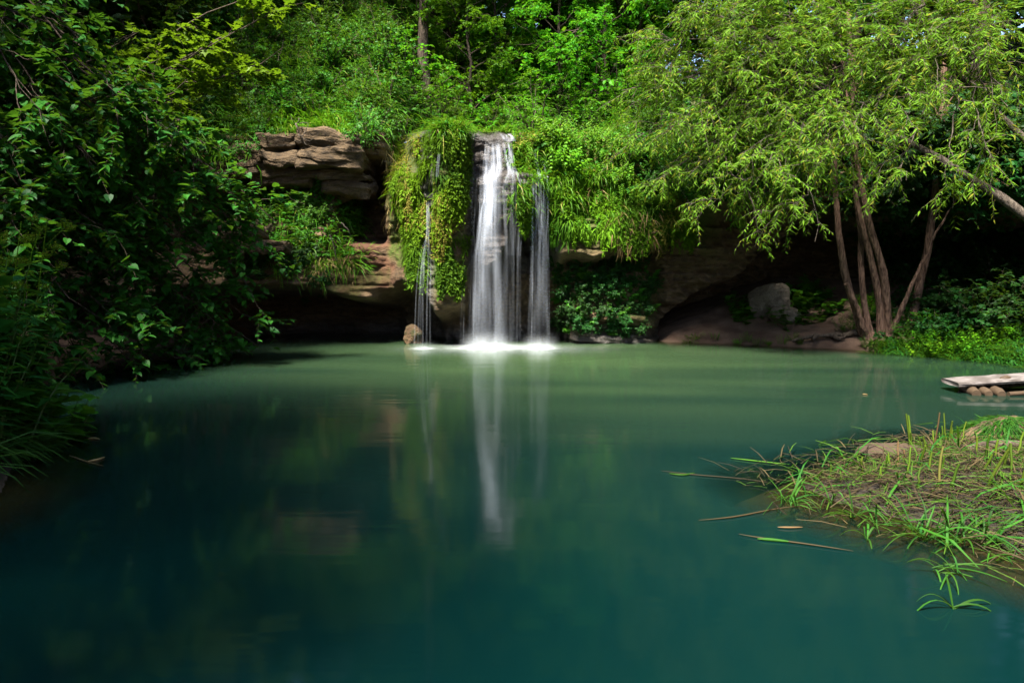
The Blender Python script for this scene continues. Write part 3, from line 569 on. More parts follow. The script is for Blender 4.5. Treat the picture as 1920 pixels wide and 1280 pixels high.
def scatter(kind, poly, n, sc, what, where, group, seed=0):
    r = np.random.default_rng(seed + 1000); x0, y0, x1, y1 = poly
    gxn = max(1, int(round(math.sqrt(n * (x1 - x0) / max(y1 - y0, 1))))); k = np.arange(n); rows = math.ceil(n / gxn)
    px = x0 + (x1 - x0) * ((k % gxn) + r.random(n)) / gxn; py = y0 + (y1 - y0) * ((k // gxn) + .15 + .7 * r.random(n)) / rows
    H = hit(px, py); sz = sc[0] + (sc[1] - sc[0]) * r.random(n)
    for row in range(rows):
        ids = [i for i in np.argsort(px) if i // gxn == row and H[i][1] < 45]
        rn = '' if rows == 1 else ('top row ' if row == 0 else 'bottom row ' if row == rows - 1 else ORD[row] + ' row ')
        for c_, i in enumerate(ids):
            src = PR[kind][i % len(PR[kind])]; P = H[i]; s = sz[i]
            on_cliff = P[2] < ztop(P[0]) - .05 and P[1] > cliff_y(P[0], P[2]) - .1 and P[2] > .15
            rot = (R(40), R(10) * r.normal(), R(20) * r.normal()) if on_cliff else (R(8) * r.normal(), R(8) * r.normal(), r.random() * 6.28)
            word = 'small' if s < sc[0] + .35 * (sc[1] - sc[0]) else 'large' if s > sc[0] + .75 * (sc[1] - sc[0]) else 'middle-sized'
            dup(src, (P[0], P[1], P[2] - .12 * s), rot, s, f'{word} {what}, {ORD[c_]} from left, {rn}{where}', group)
def grass(rects, n, ln, mat, bl=26, wd=.008, up=.5):     # grass nobody could count: one object
    mb = MB()
    for (x0, y0, x1, y1, wgt) in rects:
        k = int(n * wgt); H = hit(U(x0, x1, k), U(y0, y1, k)); H = H[H[:, 1] < 45]; H = np.repeat(H, bl, 0); k = len(H); H = H + rng.normal(0, .06, (k, 3)) * A(1, 1, .3)
        D = rdir(k, up); D[:, 1] -= .25; D = unit(D); hz = unit(D * A(1, 1, 0)); N = unit(A(0, 0, 1) - D * D[:, 2:3]); l_ = ln * U(.4, 1.15, k)
        for q in range(3):
            m_ = np.arange(k) % 3 == q; mb.leaves(H[m_] - A(0, 0, .03), D[m_], N[m_], l_[m_], blade_tm(wd / ln, .3 + .35 * q))
    return mb.build('grass', mat, kind='stuff')
scatter('shrub', (360, 0, 860, 235), 66, (.55, 1.0), 'green shrub', 'on the steep slope above the brown ledge', 'shrubs on the steep left slope', 1)
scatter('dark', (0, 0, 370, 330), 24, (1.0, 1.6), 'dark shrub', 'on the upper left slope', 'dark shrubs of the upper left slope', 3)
r4 = np.random.default_rng(44)
for rn, (ya, yb, nb, sa, sb_) in (('front', (18.0, 19.5, 11, 1.0, 1.5)), ('middle', (20.0, 22.5, 12, 1.6, 2.3)), ('back', (23.5, 28.0, 13, 2.3, 3.4))):
    for i in range(nb):
        y = ya + (yb - ya) * r4.random(); x = (-.16 + .36 * (i + r4.random()) / nb) * y
        dup(PR['bright'][i % 2], (x, y, float(hill_z(x, y)) - .15), (0, 0, r4.random() * 6.28), sa + (sb_ - sa) * r4.random(), f'bright bush, {ORD[i]} from left, {rn} row under the trees behind the waterfall', 'bushes behind the waterfall')
scatter('herb', (835, 170, 1010, 236), 14, (.6, .9), 'tall herb', 'just above the waterfall lip', 'tall herbs above the fall', 5)
scatter('herb', (1010, 165, 1180, 330), 20, (.5, .8), 'sunlit herb clump', 'on the bank right of the fall', 'herbs on the bank right of the fall', 6)
scatter('shrub', (690, 170, 840, 290), 10, (.55, .85), 'glossy bush', 'between brown ledge and mossy shoulder', 'bushes beside the dark slot', 9)
scatter('shrub', (500, 355, 660, 470), 14, (.32, .55), 'leafy plant', 'on the shelf below the brown ledge', 'plants on the left shelf', 10)
scatter('shrub', (400, 240, 500, 350), 9, (.35, .6), 'leafy plant', 'at the left end of the brown ledge', 'plants at the ledge end', 31)
scatter('shrub', (560, 318, 690, 360), 6, (.2, .32), 'sprig of leaves', 'in the cracks under the brown ledge', 'sprigs under the ledge', 32)
scatter('herb', (1080, 280, 1290, 440), 16, (.35, .6), 'leafy plant', 'on the rim under the willow', 'plants on the rim under the willow', 12)
scatter('shrub', (1180, 180, 1600, 380), 28, (.7, 1.1), 'green bush', 'behind the willow crown', 'bushes above the right cave', 13)
scatter('dark', (1640, 200, 1920, 500), 30, (.9, 1.4), 'dark bush', 'on the slope behind the brown trunks', 'dark bushes of the right slope', 14)
scatter('dark', (1730, 480, 1920, 640), 20, (.5, .85), 'dark bush', 'low on the right bank', 'bushes low on the right bank', 15)
scatter('shore', (1690, 605, 1920, 676), 22, (.3, .5), 'green herb clump', 'along the right shore', 'herbs along the right shore', 16)
scatter('shore', (1590, 560, 1640, 640), 5, (.3, .45), 'bright herb clump', 'at the foot of the brown trunks', 'herbs at the foot of the trunks', 17)
scatter('shore', (1620, 645, 1720, 660), 6, (.22, .32), 'low bright clump', 'at the water under the trunks', 'low plants under the trunks', 18)
scatter('broad', (1385, 570, 1470, 612), 9, (.6, .9), 'broad-leaved plant', 'left of the pale boulder', 'broad-leaved plants on the dirt bank', 19)
scatter('broad', (1480, 545, 1550, 610), 14, (.7, 1.1), 'big-leaved plant', 'right of the pale boulder', 'big-leaved plants beside the boulder', 20)
scatter('tuft', (1285, 628, 1320, 640), 2, (.55, .7), 'grass tuft', 'at the left end of the dirt shore', 'tufts at the dirt shore', 21)
scatter('herb', (1340, 632, 1560, 650), 8, (.14, .22), 'tiny herb', 'along the brown dirt shoreline', 'tiny plants along the dirt shore', 22)
scatter('dark', (1045, 490, 1235, 635), 34, (.28, .5), 'dark ferny plant', 'on the rock lump beside the fall', 'ferny plants on the rock lump', 23)
scatter('broad', (1050, 500, 1230, 630), 18, (.35, .6), 'drooping plant', 'on the rock lump beside the fall', 'drooping plants on the rock lump', 24)
scatter('dark', (400, 470, 620, 610), 16, (.25, .45), 'small dark plant', 'under the left overhang', 'plants under the left overhang', 25)
scatter('dry', (1110, 270, 1240, 420), 8, (.5, .8), 'dry tan tuft', 'on the overgrown rim', 'dry tufts on the rim', 27)
scatter('dry', (600, 60, 720, 200), 7, (.5, .8), 'pale dry tuft', 'on the steep left slope', 'dry tufts on the left slope', 28)
grass([(450, 0, 830, 245, 1), (500, 390, 680, 520, .22), (340, 120, 480, 300, .25), (470, 222, 690, 252, .35)], 330, .5, LM['grass'])
grass([(820, 232, 990, 248, .5), (960, 240, 1180, 400, 1), (1020, 160, 1160, 250, .5)], 240, .3, LM['grass'], 34)
grass([(1640, 640, 1920, 682, 1), (1780, 660, 1920, 684, .6), (1920, 640, 2400, 740, 1.4)], 200, .35, LM['bank'], 30)
# near left bank
r = np.random.default_rng(5); mb = MB()
k = 120; y = 4.7 + r.random(k) * 1.7; x = -3.85 - .45 * (y - 4.7) - r.random(k) ** 1.2 * 1.1; H = np.repeat(np.stack([x, y, np.maximum(ground_z(x, y), -.05) - .02], -1), 46, 0); k = len(H); H = H + rng.normal(0, .07, (k, 3)) * A(1, 1, .2)
D = rdir(k, .75) + A(.3, -.05, 0); D = unit(D); N = unit(A(0, 0, 1) - D * D[:, 2:3]); l_ = .45 * U(.3, 1.2, k)
for q in range(4):
    m_ = np.arange(k) % 4 == q; mb.leaves(H[m_], D[m_], N[m_], l_[m_], blade_tm(.0075, .35 + .3 * q))
mb.build('grass', LM['bank'], kind='stuff')
def bank(kind, i, x, y, s, label, group, tilt=(0, 0), rz=0.):
    return dup(PR[kind][i], (x, y, float(ground_z(x, y)) - .04), (tilt[0], tilt[1], rz), s, label, group)
P = sorted([(lambda y_: (-3.95 - .6 * (y_ - 5.0) - r.random() * .7, y_))(5.0 + r.random() * 1.5) for _ in range(18)], key=lambda q: q[0] / q[1])
for i, (x, y) in enumerate(P): bank('bank', i % 2, x, y, .9 + .5 * r.random(), f'leafy herb, {ORD[i]} from left among the grass of the near left bank', 'herbs on the near left bank', (0, R(14)), r.random() * 6)
P = sorted([(-4.1 - r.random() * .8, 4.7 + r.random() * 1.4) for _ in range(8)], key=lambda q: q[0] / q[1])
for i, (x, y) in enumerate(P): bank('broad', 0, x, y, .9 + .3 * r.random(), f'heart-leaved plant, {ORD[i]} from left on the near left bank', 'heart-leaved plants on the left bank', (0, R(12)), r.random() * 6)
for lst in PR.values():
    for o in lst: drop_tree(o)

# ---- moss and hanging grass on the tufa
def mossy(H, thr): return fbm(H[:, 0] * 2.8, H[:, 2] * 1.3, 15.5, 3) + .15 * rng.normal(0, 1, len(H)) > thr
def patch(H):
    p = np.clip(.36 + .6 * fbm(H[:, 0] * 1.5, H[:, 2] * 1.1, 21., 3) + rng.normal(0, .12, len(H)), 0, .84)
    return np.where((fbm(H[:, 0] * 2.4, H[:, 2] * 1.2, 11., 3) > .5) & (rng.random(len(H)) < .6), .95, p)
def moss(name, regs, n, ln, mat, label, wd=.011, out=.55, fuzz=0, cat='moss', strands=0, thr=-.42):
    mb = MB()
    for (x0, y0, x1, y1, wgt) in regs:
        k = int(n * wgt); px, py = U(x0, x1, k), U(y0, y1, k); H = hit(px, py, 12.5, 18)
        nr = cliff_n(H[:, 0], H[:, 2]); nr = unit(nr + rng.normal(0, .25, nr.shape)); sz = ln * U(.35, 1.2, k) * (1 + .3 * vnoise(H[:, 0] * 3, H[:, 2] * 3, 7.))
        keep = (H[:, 1] < 16.5) & (mossy(H, thr)); H, nr, sz = H[keep], nr[keep], sz[keep]
        D = unit(nr * out + A(0, 0, -.55) + rng.normal(0, .22, nr.shape)); N = unit(nr + A(0, 0, .8)); rn = patch(H); rn = rn if mat is LM['moss'] else rng.random(len(H))
        for q in range(2):
            m_ = np.arange(len(H)) % 2 == q; mb.leaves(H[m_] - nr[m_] * .02, D[m_], N[m_], sz[m_], blade_tm(wd / ln, .35 + .25 * q), rn[m_])
        if fuzz:
            k = int(fuzz * wgt); px, py = U(x0, x1, k), U(y0, y1, k); H = hit(px, py, 12.5, 18); H = H[mossy(H, thr)]; k = len(H); nr = cliff_n(H[:, 0], H[:, 2])
            H = H + nr * (U(.0, .06, k) + .1 * np.maximum(fbm(H[:, 0] * 4, H[:, 2] * 3, 1., 2), 0))[:, None]; mb.leaves(H, nr * .6 + rng.normal(0, .7, nr.shape), nr + A(0, 0, .6) + rng.normal(0, .4, nr.shape), .045 * U(.4, 1.8, k), SMALL, patch(H))
        if strands:                                       # trailing strands of small leaves that hang free below the edge
            k = int(strands * wgt); px, py = U(x0, x1, k), U(y0, y1, k); H = hit(px, py, 12.5, 18); H = H[(H[:, 1] < 15.6) & mossy(H, thr + .1)]; k = len(H); L_ = U(.15, .5, k); t = np.linspace(0, 1, 7)
            P = np.repeat(H[:, None], 7, 1); P[..., 2] -= L_[:, None] * t; P[..., 0] += rng.normal(0, .03, (k, 1)) * t; yc = smooth_t(P[..., 0], P[..., 2]) - .06
            P[..., 1] = np.minimum.accumulate(np.minimum(P[..., 1] - .05, np.where(yc < P[..., 1] + .3, yc, 99)), 1) - rng.random((k, 1)) * .05
            Q = (P[:, :, None] + rng.normal(0, .022, (k, 7, 9, 3))).reshape(-1, 3); mb.leaves(Q, rng.normal(0, .5, Q.shape) + A(0, -.3, -.7), rng.normal(0, .5, Q.shape) + A(0, -.7, .6), .036 * U(.6, 1.4, len(Q)), SMALL, np.repeat(patch(H), 63))
            mb.tubes(P, np.full((k, 7), .003), 3, patch(H))
            h = k // 2; Q = (P[:h, 1:, None] + rng.normal(0, .02, (h, 6, 3, 3))).reshape(-1, 3); mb.leaves(Q, rng.normal(0, .6, Q.shape) + A(0, -.5, -.5), rng.normal(0, .3, Q.shape) + A(0, -.5, .8), .085 * U(.5, 1.4, len(Q)), LANCE, np.repeat(np.clip(patch(H[:h]) + .2, 0, .84), 18), 2.2)
    o = mb.build(name, mat); return tag(o, label, cat)
moss('hanging_moss', [(735, 250, 835, 390, 1), (752, 390, 805, 470, .45), (768, 470, 802, 515, .2)], 9000, .3, LM['moss'], 'broad olive moss and grass curtain on the left shoulder of the fall', fuzz=1200, strands=130, thr=.02)
moss('hanging_moss', [(842, 248, 880, 330, .5), (815, 325, 880, 470, 1), (820, 470, 870, 530, .3)], 9000, .17, LM['moss'], 'bright moss tongue between the thin left trickle and the main fall', fuzz=1500, strands=330, thr=-.08)
moss('hanging_moss', [(962, 252, 1002, 325, 1)], 1100, .16, LM['moss'], 'small moss cushion between the two upper cascades', fuzz=1500)
moss('hanging_moss', [(972, 352, 995, 410, 1)], 420, .24, LM['moss'], 'narrow yellow moss tress below the wet middle ledge', strands=60)
moss('hanging_moss', [(1030, 300, 1080, 420, 1), (1034, 400, 1066, 450, .3)], 3200, .34, LM['moss'], 'long bright tress of hanging grass just right of the right fall', fuzz=1800, strands=90)
moss('hanging_moss', [(1075, 270, 1180, 440, 1), (1010, 255, 1080, 330, .4)], 5200, .3, LM['moss'], 'wide mossy grass bank between the right fall and the willow', fuzz=4000, strands=160, thr=-.2)
moss('hanging_moss', [(1170, 330, 1300, 450, 1)], 2600, .32, LM['moss'], 'shaded moss and grass fringe along the cave roof under the willow', fuzz=2500, strands=160)
moss('hanging_straw', [(1150, 390, 1232, 440, 1)], 650, .5, LM['dry'], 'tan dry straw hanging from the overgrown rim over the cave', .006, .3, cat='straw')
moss('hanging_straw', [(1108, 258, 1142, 300, 1)], 320, .5, LM['dry'], 'upright patch of tan dry straw on the bank right of the upper fall', .006, .3, cat='straw')
moss('hanging_grass', [(470, 236, 690, 256, 1)], 700, .34, LM['grass'], 'fringe of green grass hanging over the top of the brown ledge', .007, .7, cat='grass')
moss('hanging_straw', [(590, 480, 660, 510, 1)], 420, .45, LM['dry'], 'pale dry grass fringe hanging under the left shelf', .006, .35, cat='straw')
moss('hanging_straw', [(722, 270, 760, 420, 1)], 500, .35, LM['dry'], 'brown dry straw on the left edge of the mossy shoulder', .006, .35, cat='straw')

# ---- leaf cover of the slopes (uncountable)
def cover(name, mat, rects, n, size, tm, up=.3):
    mb = MB()
    for (x0, y0, x1, y1, wgt) in rects:
        k = int(n * wgt); H = hit(U(x0, x1, k), U(y0, y1, k)); H = H[H[:, 1] < 50]; k = len(H)
        tl = twig_lines(H + A(0, 0, -.02), rdir(k, .5) + A(0, -.25, 0), U(.15, up, k), .3, 4); leaf_on(mb, tl, 6, size, tm, .55)
    return mb.build(name, mat, kind='stuff')
cover('undergrowth', LM['shrub'], [(340, 0, 860, 245, 1), (480, 350, 670, 480, .12), (830, 120, 1180, 240, .4), (1010, 240, 1300, 330, .25)], 5200, .085, OVATE, .45)
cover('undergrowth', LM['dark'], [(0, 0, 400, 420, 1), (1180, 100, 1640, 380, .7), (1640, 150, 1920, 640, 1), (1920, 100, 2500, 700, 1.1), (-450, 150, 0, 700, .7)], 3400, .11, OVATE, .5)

# ------------------------------------------------------------------ the waterfall
m, n, out, L = newmat('falling_water')
uv = n.nodes.new('ShaderNodeAttribute'); uv.attribute_name = 'flow'; sp = n.nodes.new('ShaderNodeSeparateXYZ'); L(uv.outputs['Vector'], sp.inputs[0])
cb = n.nodes.new('ShaderNodeCombineXYZ'); L(sp.outputs[2], cb.inputs[0]); L(math_(n, 'MULTIPLY', sp.outputs[1], .035), cb.inputs[1])
s1 = noise(n, 26, 3, cb.outputs[0]); s2 = noise(n, 75, 2, cb.outputs[0], (1, .6, 1))
st = ramp(n, math_(n, 'ADD', math_(n, 'MULTIPLY', s1, .7), math_(n, 'MULTIPLY', s2, .3)), (.36, .16), (.66, 1))
al = math_(n, 'MULTIPLY', math_(n, 'MULTIPLY', st, math_(n, 'MULTIPLY', attr(n, 'dens'), .52)), math_(n, 'POWER', math_(n, 'SINE', math_(n, 'MULTIPLY', sp.outputs[0], math.pi)), 1.3), True)
df = n.nodes.new('ShaderNodeBsdfDiffuse'); df.inputs[0].default_value = (.74, .79, .9, 1); tl_ = n.nodes.new('ShaderNodeBsdfTranslucent'); tl_.inputs[0].default_value = (.72, .78, .9, 1)
ma = n.nodes.new('ShaderNodeMixShader'); ma.inputs[0].default_value = .35; L(df.outputs[0], ma.inputs[1]); L(tl_.outputs[0], ma.inputs[2])
tp = n.nodes.new('ShaderNodeBsdfTransparent'); mm = n.nodes.new('ShaderNodeMixShader'); L(al, mm.inputs[0]); L(tp.outputs[0], mm.inputs[1]); L(ma.outputs[0], mm.inputs[2]); L(mm.outputs[0], out.inputs[0])
FALLW = m
def veil(root, rows, N, w0, w1, seed, wob=.035, nr=64, fwd=.07):     # strands that cling to the rock, then fall free
    rows = np.array(rows, float); r = np.random.default_rng(seed); py = np.linspace(rows[0, 0], rows[-1, 0], nr)
    l_, r_, de = (np.interp(py, rows[:, 0], rows[:, j]) for j in (1, 2, 3))
    for _ in range(4): l_[1:-1] = (l_[:-2] + 2 * l_[1:-1] + l_[2:]) / 4; r_[1:-1] = (r_[:-2] + 2 * r_[1:-1] + r_[2:]) / 4
    for i in range(N):
        u = (i + r.random()) / N; c = at(l_ + (r_ - l_) * u, py, np.full(nr, 14.1)); x, z = c[:, 0], c[:, 2]
        x = x + wob * vnoise(z * 2.2 + i * 7.3, i * 3.1 + seed) * S(1.2, 2.6, z) + .012 * vnoise(z * .7, i * 5.7 + seed)
        y = np.minimum.accumulate(cliff_t(x, z) - fwd - .04 * r.random())
        for _ in range(5): y[1:-1] = np.minimum(y[1:-1], (y[:-2] + 2 * y[1:-1] + y[2:]) / 4)
        wd = (w0 + (w1 - w0) * r.random() ** 1.5) * (.55 + .75 * (py - py[0]) / (py[-1] - py[0]) + .25 * vnoise(z * 1.3 + i, seed)).clip(.3, 2)
        q = np.linspace(-1, 1, 5); P = np.stack([x[:, None] + wd[:, None] * q, y[:, None] - .35 * wd[:, None] * (1 - q ** 2), z[:, None] + 0 * q], -1)
        ln = np.concatenate([[0], np.cumsum(np.linalg.norm(np.diff(P[:, 2], axis=0), axis=1))])
        fl = np.stack([np.broadcast_to((q + 1) / 2, P.shape[:2]), np.repeat(ln[:, None], 5, 1) + 9 * i, x[:, None] + wd[:, None] * q], -1)
        t = np.linspace(0, 1, nr); d = de * (.35 + .65 * r.random()) * np.clip(.75 + .75 * vnoise(u * 3.2 + seed, z * .7, seed + .5) + .3 * vnoise(z * 1.6 + i * 3.3, seed), .08, 1.5) * S(0, .05, t) 
        mb = MB(); mb.add(P, grid_faces(nr, 5)[:, ::-1]); mb.build('strand', FALLW, root, True, {'flow': fl.reshape(-1, 3), 'dens': np.repeat(d, 5)})
root = thing('waterfall', 'broad white main cascade pouring down the middle of the mossy cliff', 'waterfall', (0, 0, 0))
veil(root, [(255, 911, 935, .9), (300, 908, 937, 1.1), (390, 905, 936, .9), (430, 899, 936, .6), (480, 891, 935, .42), (560, 888, 940, .36), (645, 886, 943, .3)], 22, .03, .13, 1)
veil(root, [(262, 889, 908, .3), (400, 884, 902, .35), (645, 878, 894, .25)], 6, .008, .02, 2)
veil(root, [(256, 944, 958, .7), (300, 950, 964, .9), (335, 955, 972, .8), (352, 945, 985, .4), (420, 945, 982, .25), (480, 948, 976, .18), (645, 948, 976, .1)], 9, .018, .06, 3)
veil(root, [(338, 940, 1000, .4), (400, 942, 985, .3), (480, 948, 978, .15)], 8, .01, .03, 4)
veil(root, [(240, 934, 956, .7), (247, 934, 966, .8), (258, 944, 966, .7)], 4, .04, .07, 5, .0, 16)
root = thing('waterfall', 'right fall of slim white threads dropping from the mossy middle ledge', 'waterfall', (0, 0, 0))
veil(root, [(268, 1001, 1010, 1), (300, 1004, 1026, .9), (325, 1005, 1032, .9), (348, 998, 1032, .5)], 8, .015, .04, 6)
veil(root, [(338, 996, 1032, .7), (400, 996, 1032, .85), (520, 994, 1032, .5), (645, 992, 1034, .32)], 12, .016, .075, 7, .02, 64, .16)
root = thing('waterfall', 'faint thin trickle on the left between two moss curtains', 'waterfall', (0, 0, 0))
veil(root, [(376, 799, 806, .8), (440, 797, 806, .55), (480, 786, 808, .4), (560, 780, 810, .4), (645, 777, 811, .3)], 8, .01, .035, 8, .035, 64, .24)
veil(root, [(296, 825, 831, .6), (338, 821, 829, .3)], 3, .01, .025, 9, .02, 20, .24)
root = thing('waterfall', 'two hair-thin threads of water just left of the main cascade', 'waterfall', (0, 0, 0))
veil(root, [(490, 862, 880, .4), (645, 858, 878, .25)], 3, .006, .014, 10, .01, 30, .2)
# foam where the water lands
m, n, out, L = newmat('foam'); al = math_(n, 'MULTIPLY', attr(n, 'dens'), ramp(n, noise(n, 5, 4, sc=(1, 2.5, 1)), (.3, .25), (.7, 1)), True)
df = n.nodes.new('ShaderNodeBsdfDiffuse'); df.inputs[0].default_value = (.82, .86, .9, 1); tp = n.nodes.new('ShaderNodeBsdfTransparent'); mm = n.nodes.new('ShaderNodeMixShader')
L(al, mm.inputs[0]); L(tp.outputs[0], mm.inputs[1]); L(df.outputs[0], mm.inputs[2]); L(mm.outputs[0], out.inputs[0])
mb = MB(); dn = []
for px, w_, s_ in [(914, .72, .9), (1012, .55, .75), (795, .45, .5), (862, .5, .25), (962, .5, .3), (935, 2.8, .3)]:
    c0 = at(px, 645, 13.78); rr, aa = np.meshgrid(np.linspace(0, 1, 14), np.linspace(0, 2 * math.pi, 40), indexing='ij')
    P = np.stack([c0[0] + w_ * rr * np.cos(aa) * 1.25, 13.78 + w_ * .75 * rr * np.sin(aa), .006 + .05 * min(w_, 1) * np.exp(-(rr * 2.6) ** 2) + px * 1e-6], -1); mb.add(P, grid_faces(14, 40)); dn.append((s_ * np.exp(-(rr * 2.5) ** 2) * (1 - rr)).ravel())
for px, w_, h_, s_ in [(914, .4, .5, .4), (1012, .28, .4, .36), (795, .2, .2, .2)]:      # low spray where the fall lands
    c0 = at(px, 645, 13.78); uu, vv = np.meshgrid(np.linspace(-1, 1, 15), np.linspace(0, 1, 9), indexing='ij')
    for dy, f_ in [(-.16, .8), (-.05, 1), (.08, .9)]:
        mb.add(np.stack([c0[0] + w_ * 1.5 * uu, 13.72 + dy - .12 * (1 - uu ** 2), .01 + h_ * f_ * vv], -1), grid_faces(15, 9)); dn.append((s_ * (1 - vv) ** 2.2 * (1 - uu ** 2) ** 2).ravel())
mb.build('foam', m, None, True, {'dens': np.concatenate(dn)}, kind='stuff')

# ------------------------------------------------------------------ rocks and wood
def boulder(name, c, size, mat, label, seed, squash=(1, 1, 1), facet=.25):
    bm = bmesh.new(); bmesh.ops.create_icosphere(bm, subdivisions=4, radius=1)
    V = np.array([v.co[:] for v in bm.verts]); Fs = [[v.index for v in f.verts] for f in bm.faces]; bm.free()
    r_ = np.random.default_rng(seed); pl = unit(r_.normal(0, 1, (14, 3))); dd = r_.uniform(.62, .95, 14)
    k = np.min(np.where(V @ pl.T > .05, dd / np.maximum(V @ pl.T, .05), 9), 1); V = V * np.minimum(k, 1.05)[:, None]
    V = V * (1 + .06 * fbm(V[:, 0] * 2.5 + seed, V[:, 1] * 2.5, V[:, 2] * 4, 4))[:, None] * size * A(*squash)
    mb = MB(); mb.add(V, Fs); o = mb.build(name, mat, None, False); o.location = c; return tag(o, label, 'rock')
H = hit(A(1443, 1465, 765, 1720), A(578, 600, 628, 868))
boulder('boulder', at(1441, 566, 15.7), .62, BOULDER, 'pale grey boulder on the dirt bank among big leaves', 3, (.95, .7, .85))
boulder('boulder', at(1468, 592, 15.3), .36, BOULDER, 'smaller low pale stone just below the pale boulder', 5, (1.1, .8, .6))
boulder('boulder', at(772, 632, 15.0), .26, ORANGE, 'dim rounded orange-brown mossy rock at the foot of the left trickle', 7)
SAND = rockmat('sand_rock', (.045, .027, .016), (.07, .044, .026), (.032, .021, .014), strata=False)
boulder('boulder', A(3.2, 5.6, -.02), .36, SAND, 'smooth brown stone half sunk behind the cut reeds', 11, (1.1, .7, .33))
def wood(name, pts, ra, rb, mat, label, cat, k=14, wig=.015, side=()):
    root = thing(name, label, cat, tuple(pts[0])); P = polyline(rel(root, pts), k, wig); mb = MB(); mb.tubes(P, np.linspace(ra, rb, k) * (1 + .12 * rng.normal(0, 1, k)), 9, cap=True); mb.build('limb', mat, root, True)
    for s_ in side:
        mb = MB(); mb.tubes(polyline(rel(root, s_), 7, .01), np.linspace(rb * 1.1, rb * .3, 7), 6, cap=True); mb.build('side_branch', mat, root, True)
    return root
wood('fallen_branch', [at(1485, 640, 14.2), at(1505, 632, 14.2), at(1535, 628, 14.1), at(1580, 628, 14.0), at(1608, 622, 13.9)], .03, .06, BARK, 'dark crooked fallen branch lying on the brown dirt shore', 'branch', side=[[at(1530, 629, 14.1), at(1528, 633, 14), at(1526, 636, 13.9)], [at(1565, 630, 14), at(1572, 636, 13.9), at(1585, 630, 13.9)]])
for a, b, c_ in [((640, 418), (658, 442), 14.3), ((618, 440), (632, 490), 14.3)]:
    wood('dead_root', [at(a[0], a[1], c_), at((a[0] + b[0]) / 2 + 4, (a[1] + b[1]) / 2, c_ - .1), at(b[0], b[1], c_)], .014, .008, GBARK, 'short pale dead root sticking out of the left shelf' if a[0] == 640 else 'long pale dead root hanging down the left shelf', 'root', 8, .01)
wood('hanging_roots', [at(560, 222, 14.6), at(556, 240, 14.55), at(566, 262, 14.5), at(574, 272, 14.5)], .018, .008, GBARK, 'pale bare roots dangling over the top of the brown ledge', 'roots', 10, .02, [[at(562, 232, 14.55), at(580, 225, 14.5), at(570, 262, 14.5)], [at(558, 238, 14.55), at(548, 225, 14.5), at(545, 215, 14.5)], [at(566, 258, 14.5), at(582, 268, 14.45), at(590, 256, 14.45)], [at(575, 240, 14.5), at(560, 270, 14.45), at(552, 262, 14.45)]])
# plank landing
m, n, out, L = newmat('weathered_wood'); h = noise(n, 4, 7, sc=(1.2, 22, 22)); k_ = noise(n, 30, 3, sc=(2, 1, 1))
st_ = noise(n, 5, 5, sc=(.7, 1.5, 1)); p = principled(n, mixc(n, ramp(n, st_, (.42, .75), (.6, 0)), mixc(n, ramp(n, h, (.35, 0), (.65, 1)), (.06, .05, .048), (.2, .175, .165)), (.045, .036, .03)), .85, .2); bump(n, math_(n, 'ADD', h, math_(n, 'MULTIPLY', k_, .4)), p, .6, .012); L(p.outputs[0], out.inputs[0]); WOOD = m
m, n, out, L = newmat('log_end'); h = noise(n, 9, 5); p = principled(n, mixc(n, h, (.025, .015, .009), (.07, .045, .025)), .7, .25); bump(n, h, p, .6, .02); L(p.outputs[0], out.inputs[0]); LOGM = m
root = thing('plank_landing', 'weathered grey plank on round logs reaching over the water at right', 'landing', (5.66, 8.6, 0))
def plank(u0, v0, u1, v1, wdt, z0, z1, th):    # a worn plank from (u0,v0) to (u1,v1)
    nu, na = 26, 12; t = np.linspace(0, 1, nu); d = unit(A(u1 - u0, v1 - v0, 0)); nrm = A(-d[1], d[0], 0); a = np.arange(na) * 2 * math.pi / na
    ca, sa = np.cos(a), np.sin(a); cx = np.sign(ca) * np.abs(ca) ** .25 * .5; cz = np.sign(sa) * np.abs(sa) ** .25 * .5
    C = np.stack([u0 + (u1 - u0) * t, v0 + (v1 - v0) * t, z0 + (z1 - z0) * t], -1)
    P = C[:, None] + (cx * wdt)[None, :, None] * nrm + np.stack([0 * cz, 0 * cz, cz * th], -1)[None] + rng.normal(0, .004, (nu, na, 3)); P[0, :, 0] += (cx + .5) * .08
    mb = MB(); mb.add(P, np.concatenate([grid_faces(nu, na), np.stack([np.arange(nu - 1) * na + na - 1, np.arange(1, nu) * na + na - 1, np.arange(1, nu) * na, np.arange(nu - 1) * na], -1)])); mb.add(P[0], [list(range(na))]); mb.add(P[-1], [list(range(na))[::-1]])
    return mb
plank(-.04, .13, 3.4, .5, .42, .115, .26, .055).build('plank', WOOD, root, False)
for k, (px, rr) in enumerate([(1831, .075), (1852, .07), (1874, .085)]):
    c0 = at(px, 742, 8.42); P = polyline([A(c0[0], 8.42 - .02 * k, .015), A(c0[0] + .12, 8.85, .04)], 6); mb = MB(); mb.tubes(rel(root, P), np.full(6, rr * U(.75, 1.0)) * A(.72, 1, 1, 1, 1, .9) * (1 + .06 * rng.normal(0, 1, 6)), 11, cap=True); mb.build('log', LOGM, root, True)
mb = MB(); mb.tubes(rel(root, polyline([at(1890, 747, 8.4) * A(1, 1, 0) + A(0, 0, .02), A(8.6, 8.8, .1)], 8, .01)), np.full(8, .03), 8, cap=True); mb.build('pole', LOGM, root, True)
mb = MB(); mb.tubes(polyline([A(.62, .1, .15), A(.7, .1, .18), A(.78, .12, .165)], 6), A(.02, .035, .04, .04, .03, .015), 8, cap=True); mb.build('knot', LOGM, root, True)
plank(.45, .42, 3.3, .8, .4, .03, .15, .05).build('under_plank', BARK, root, False)

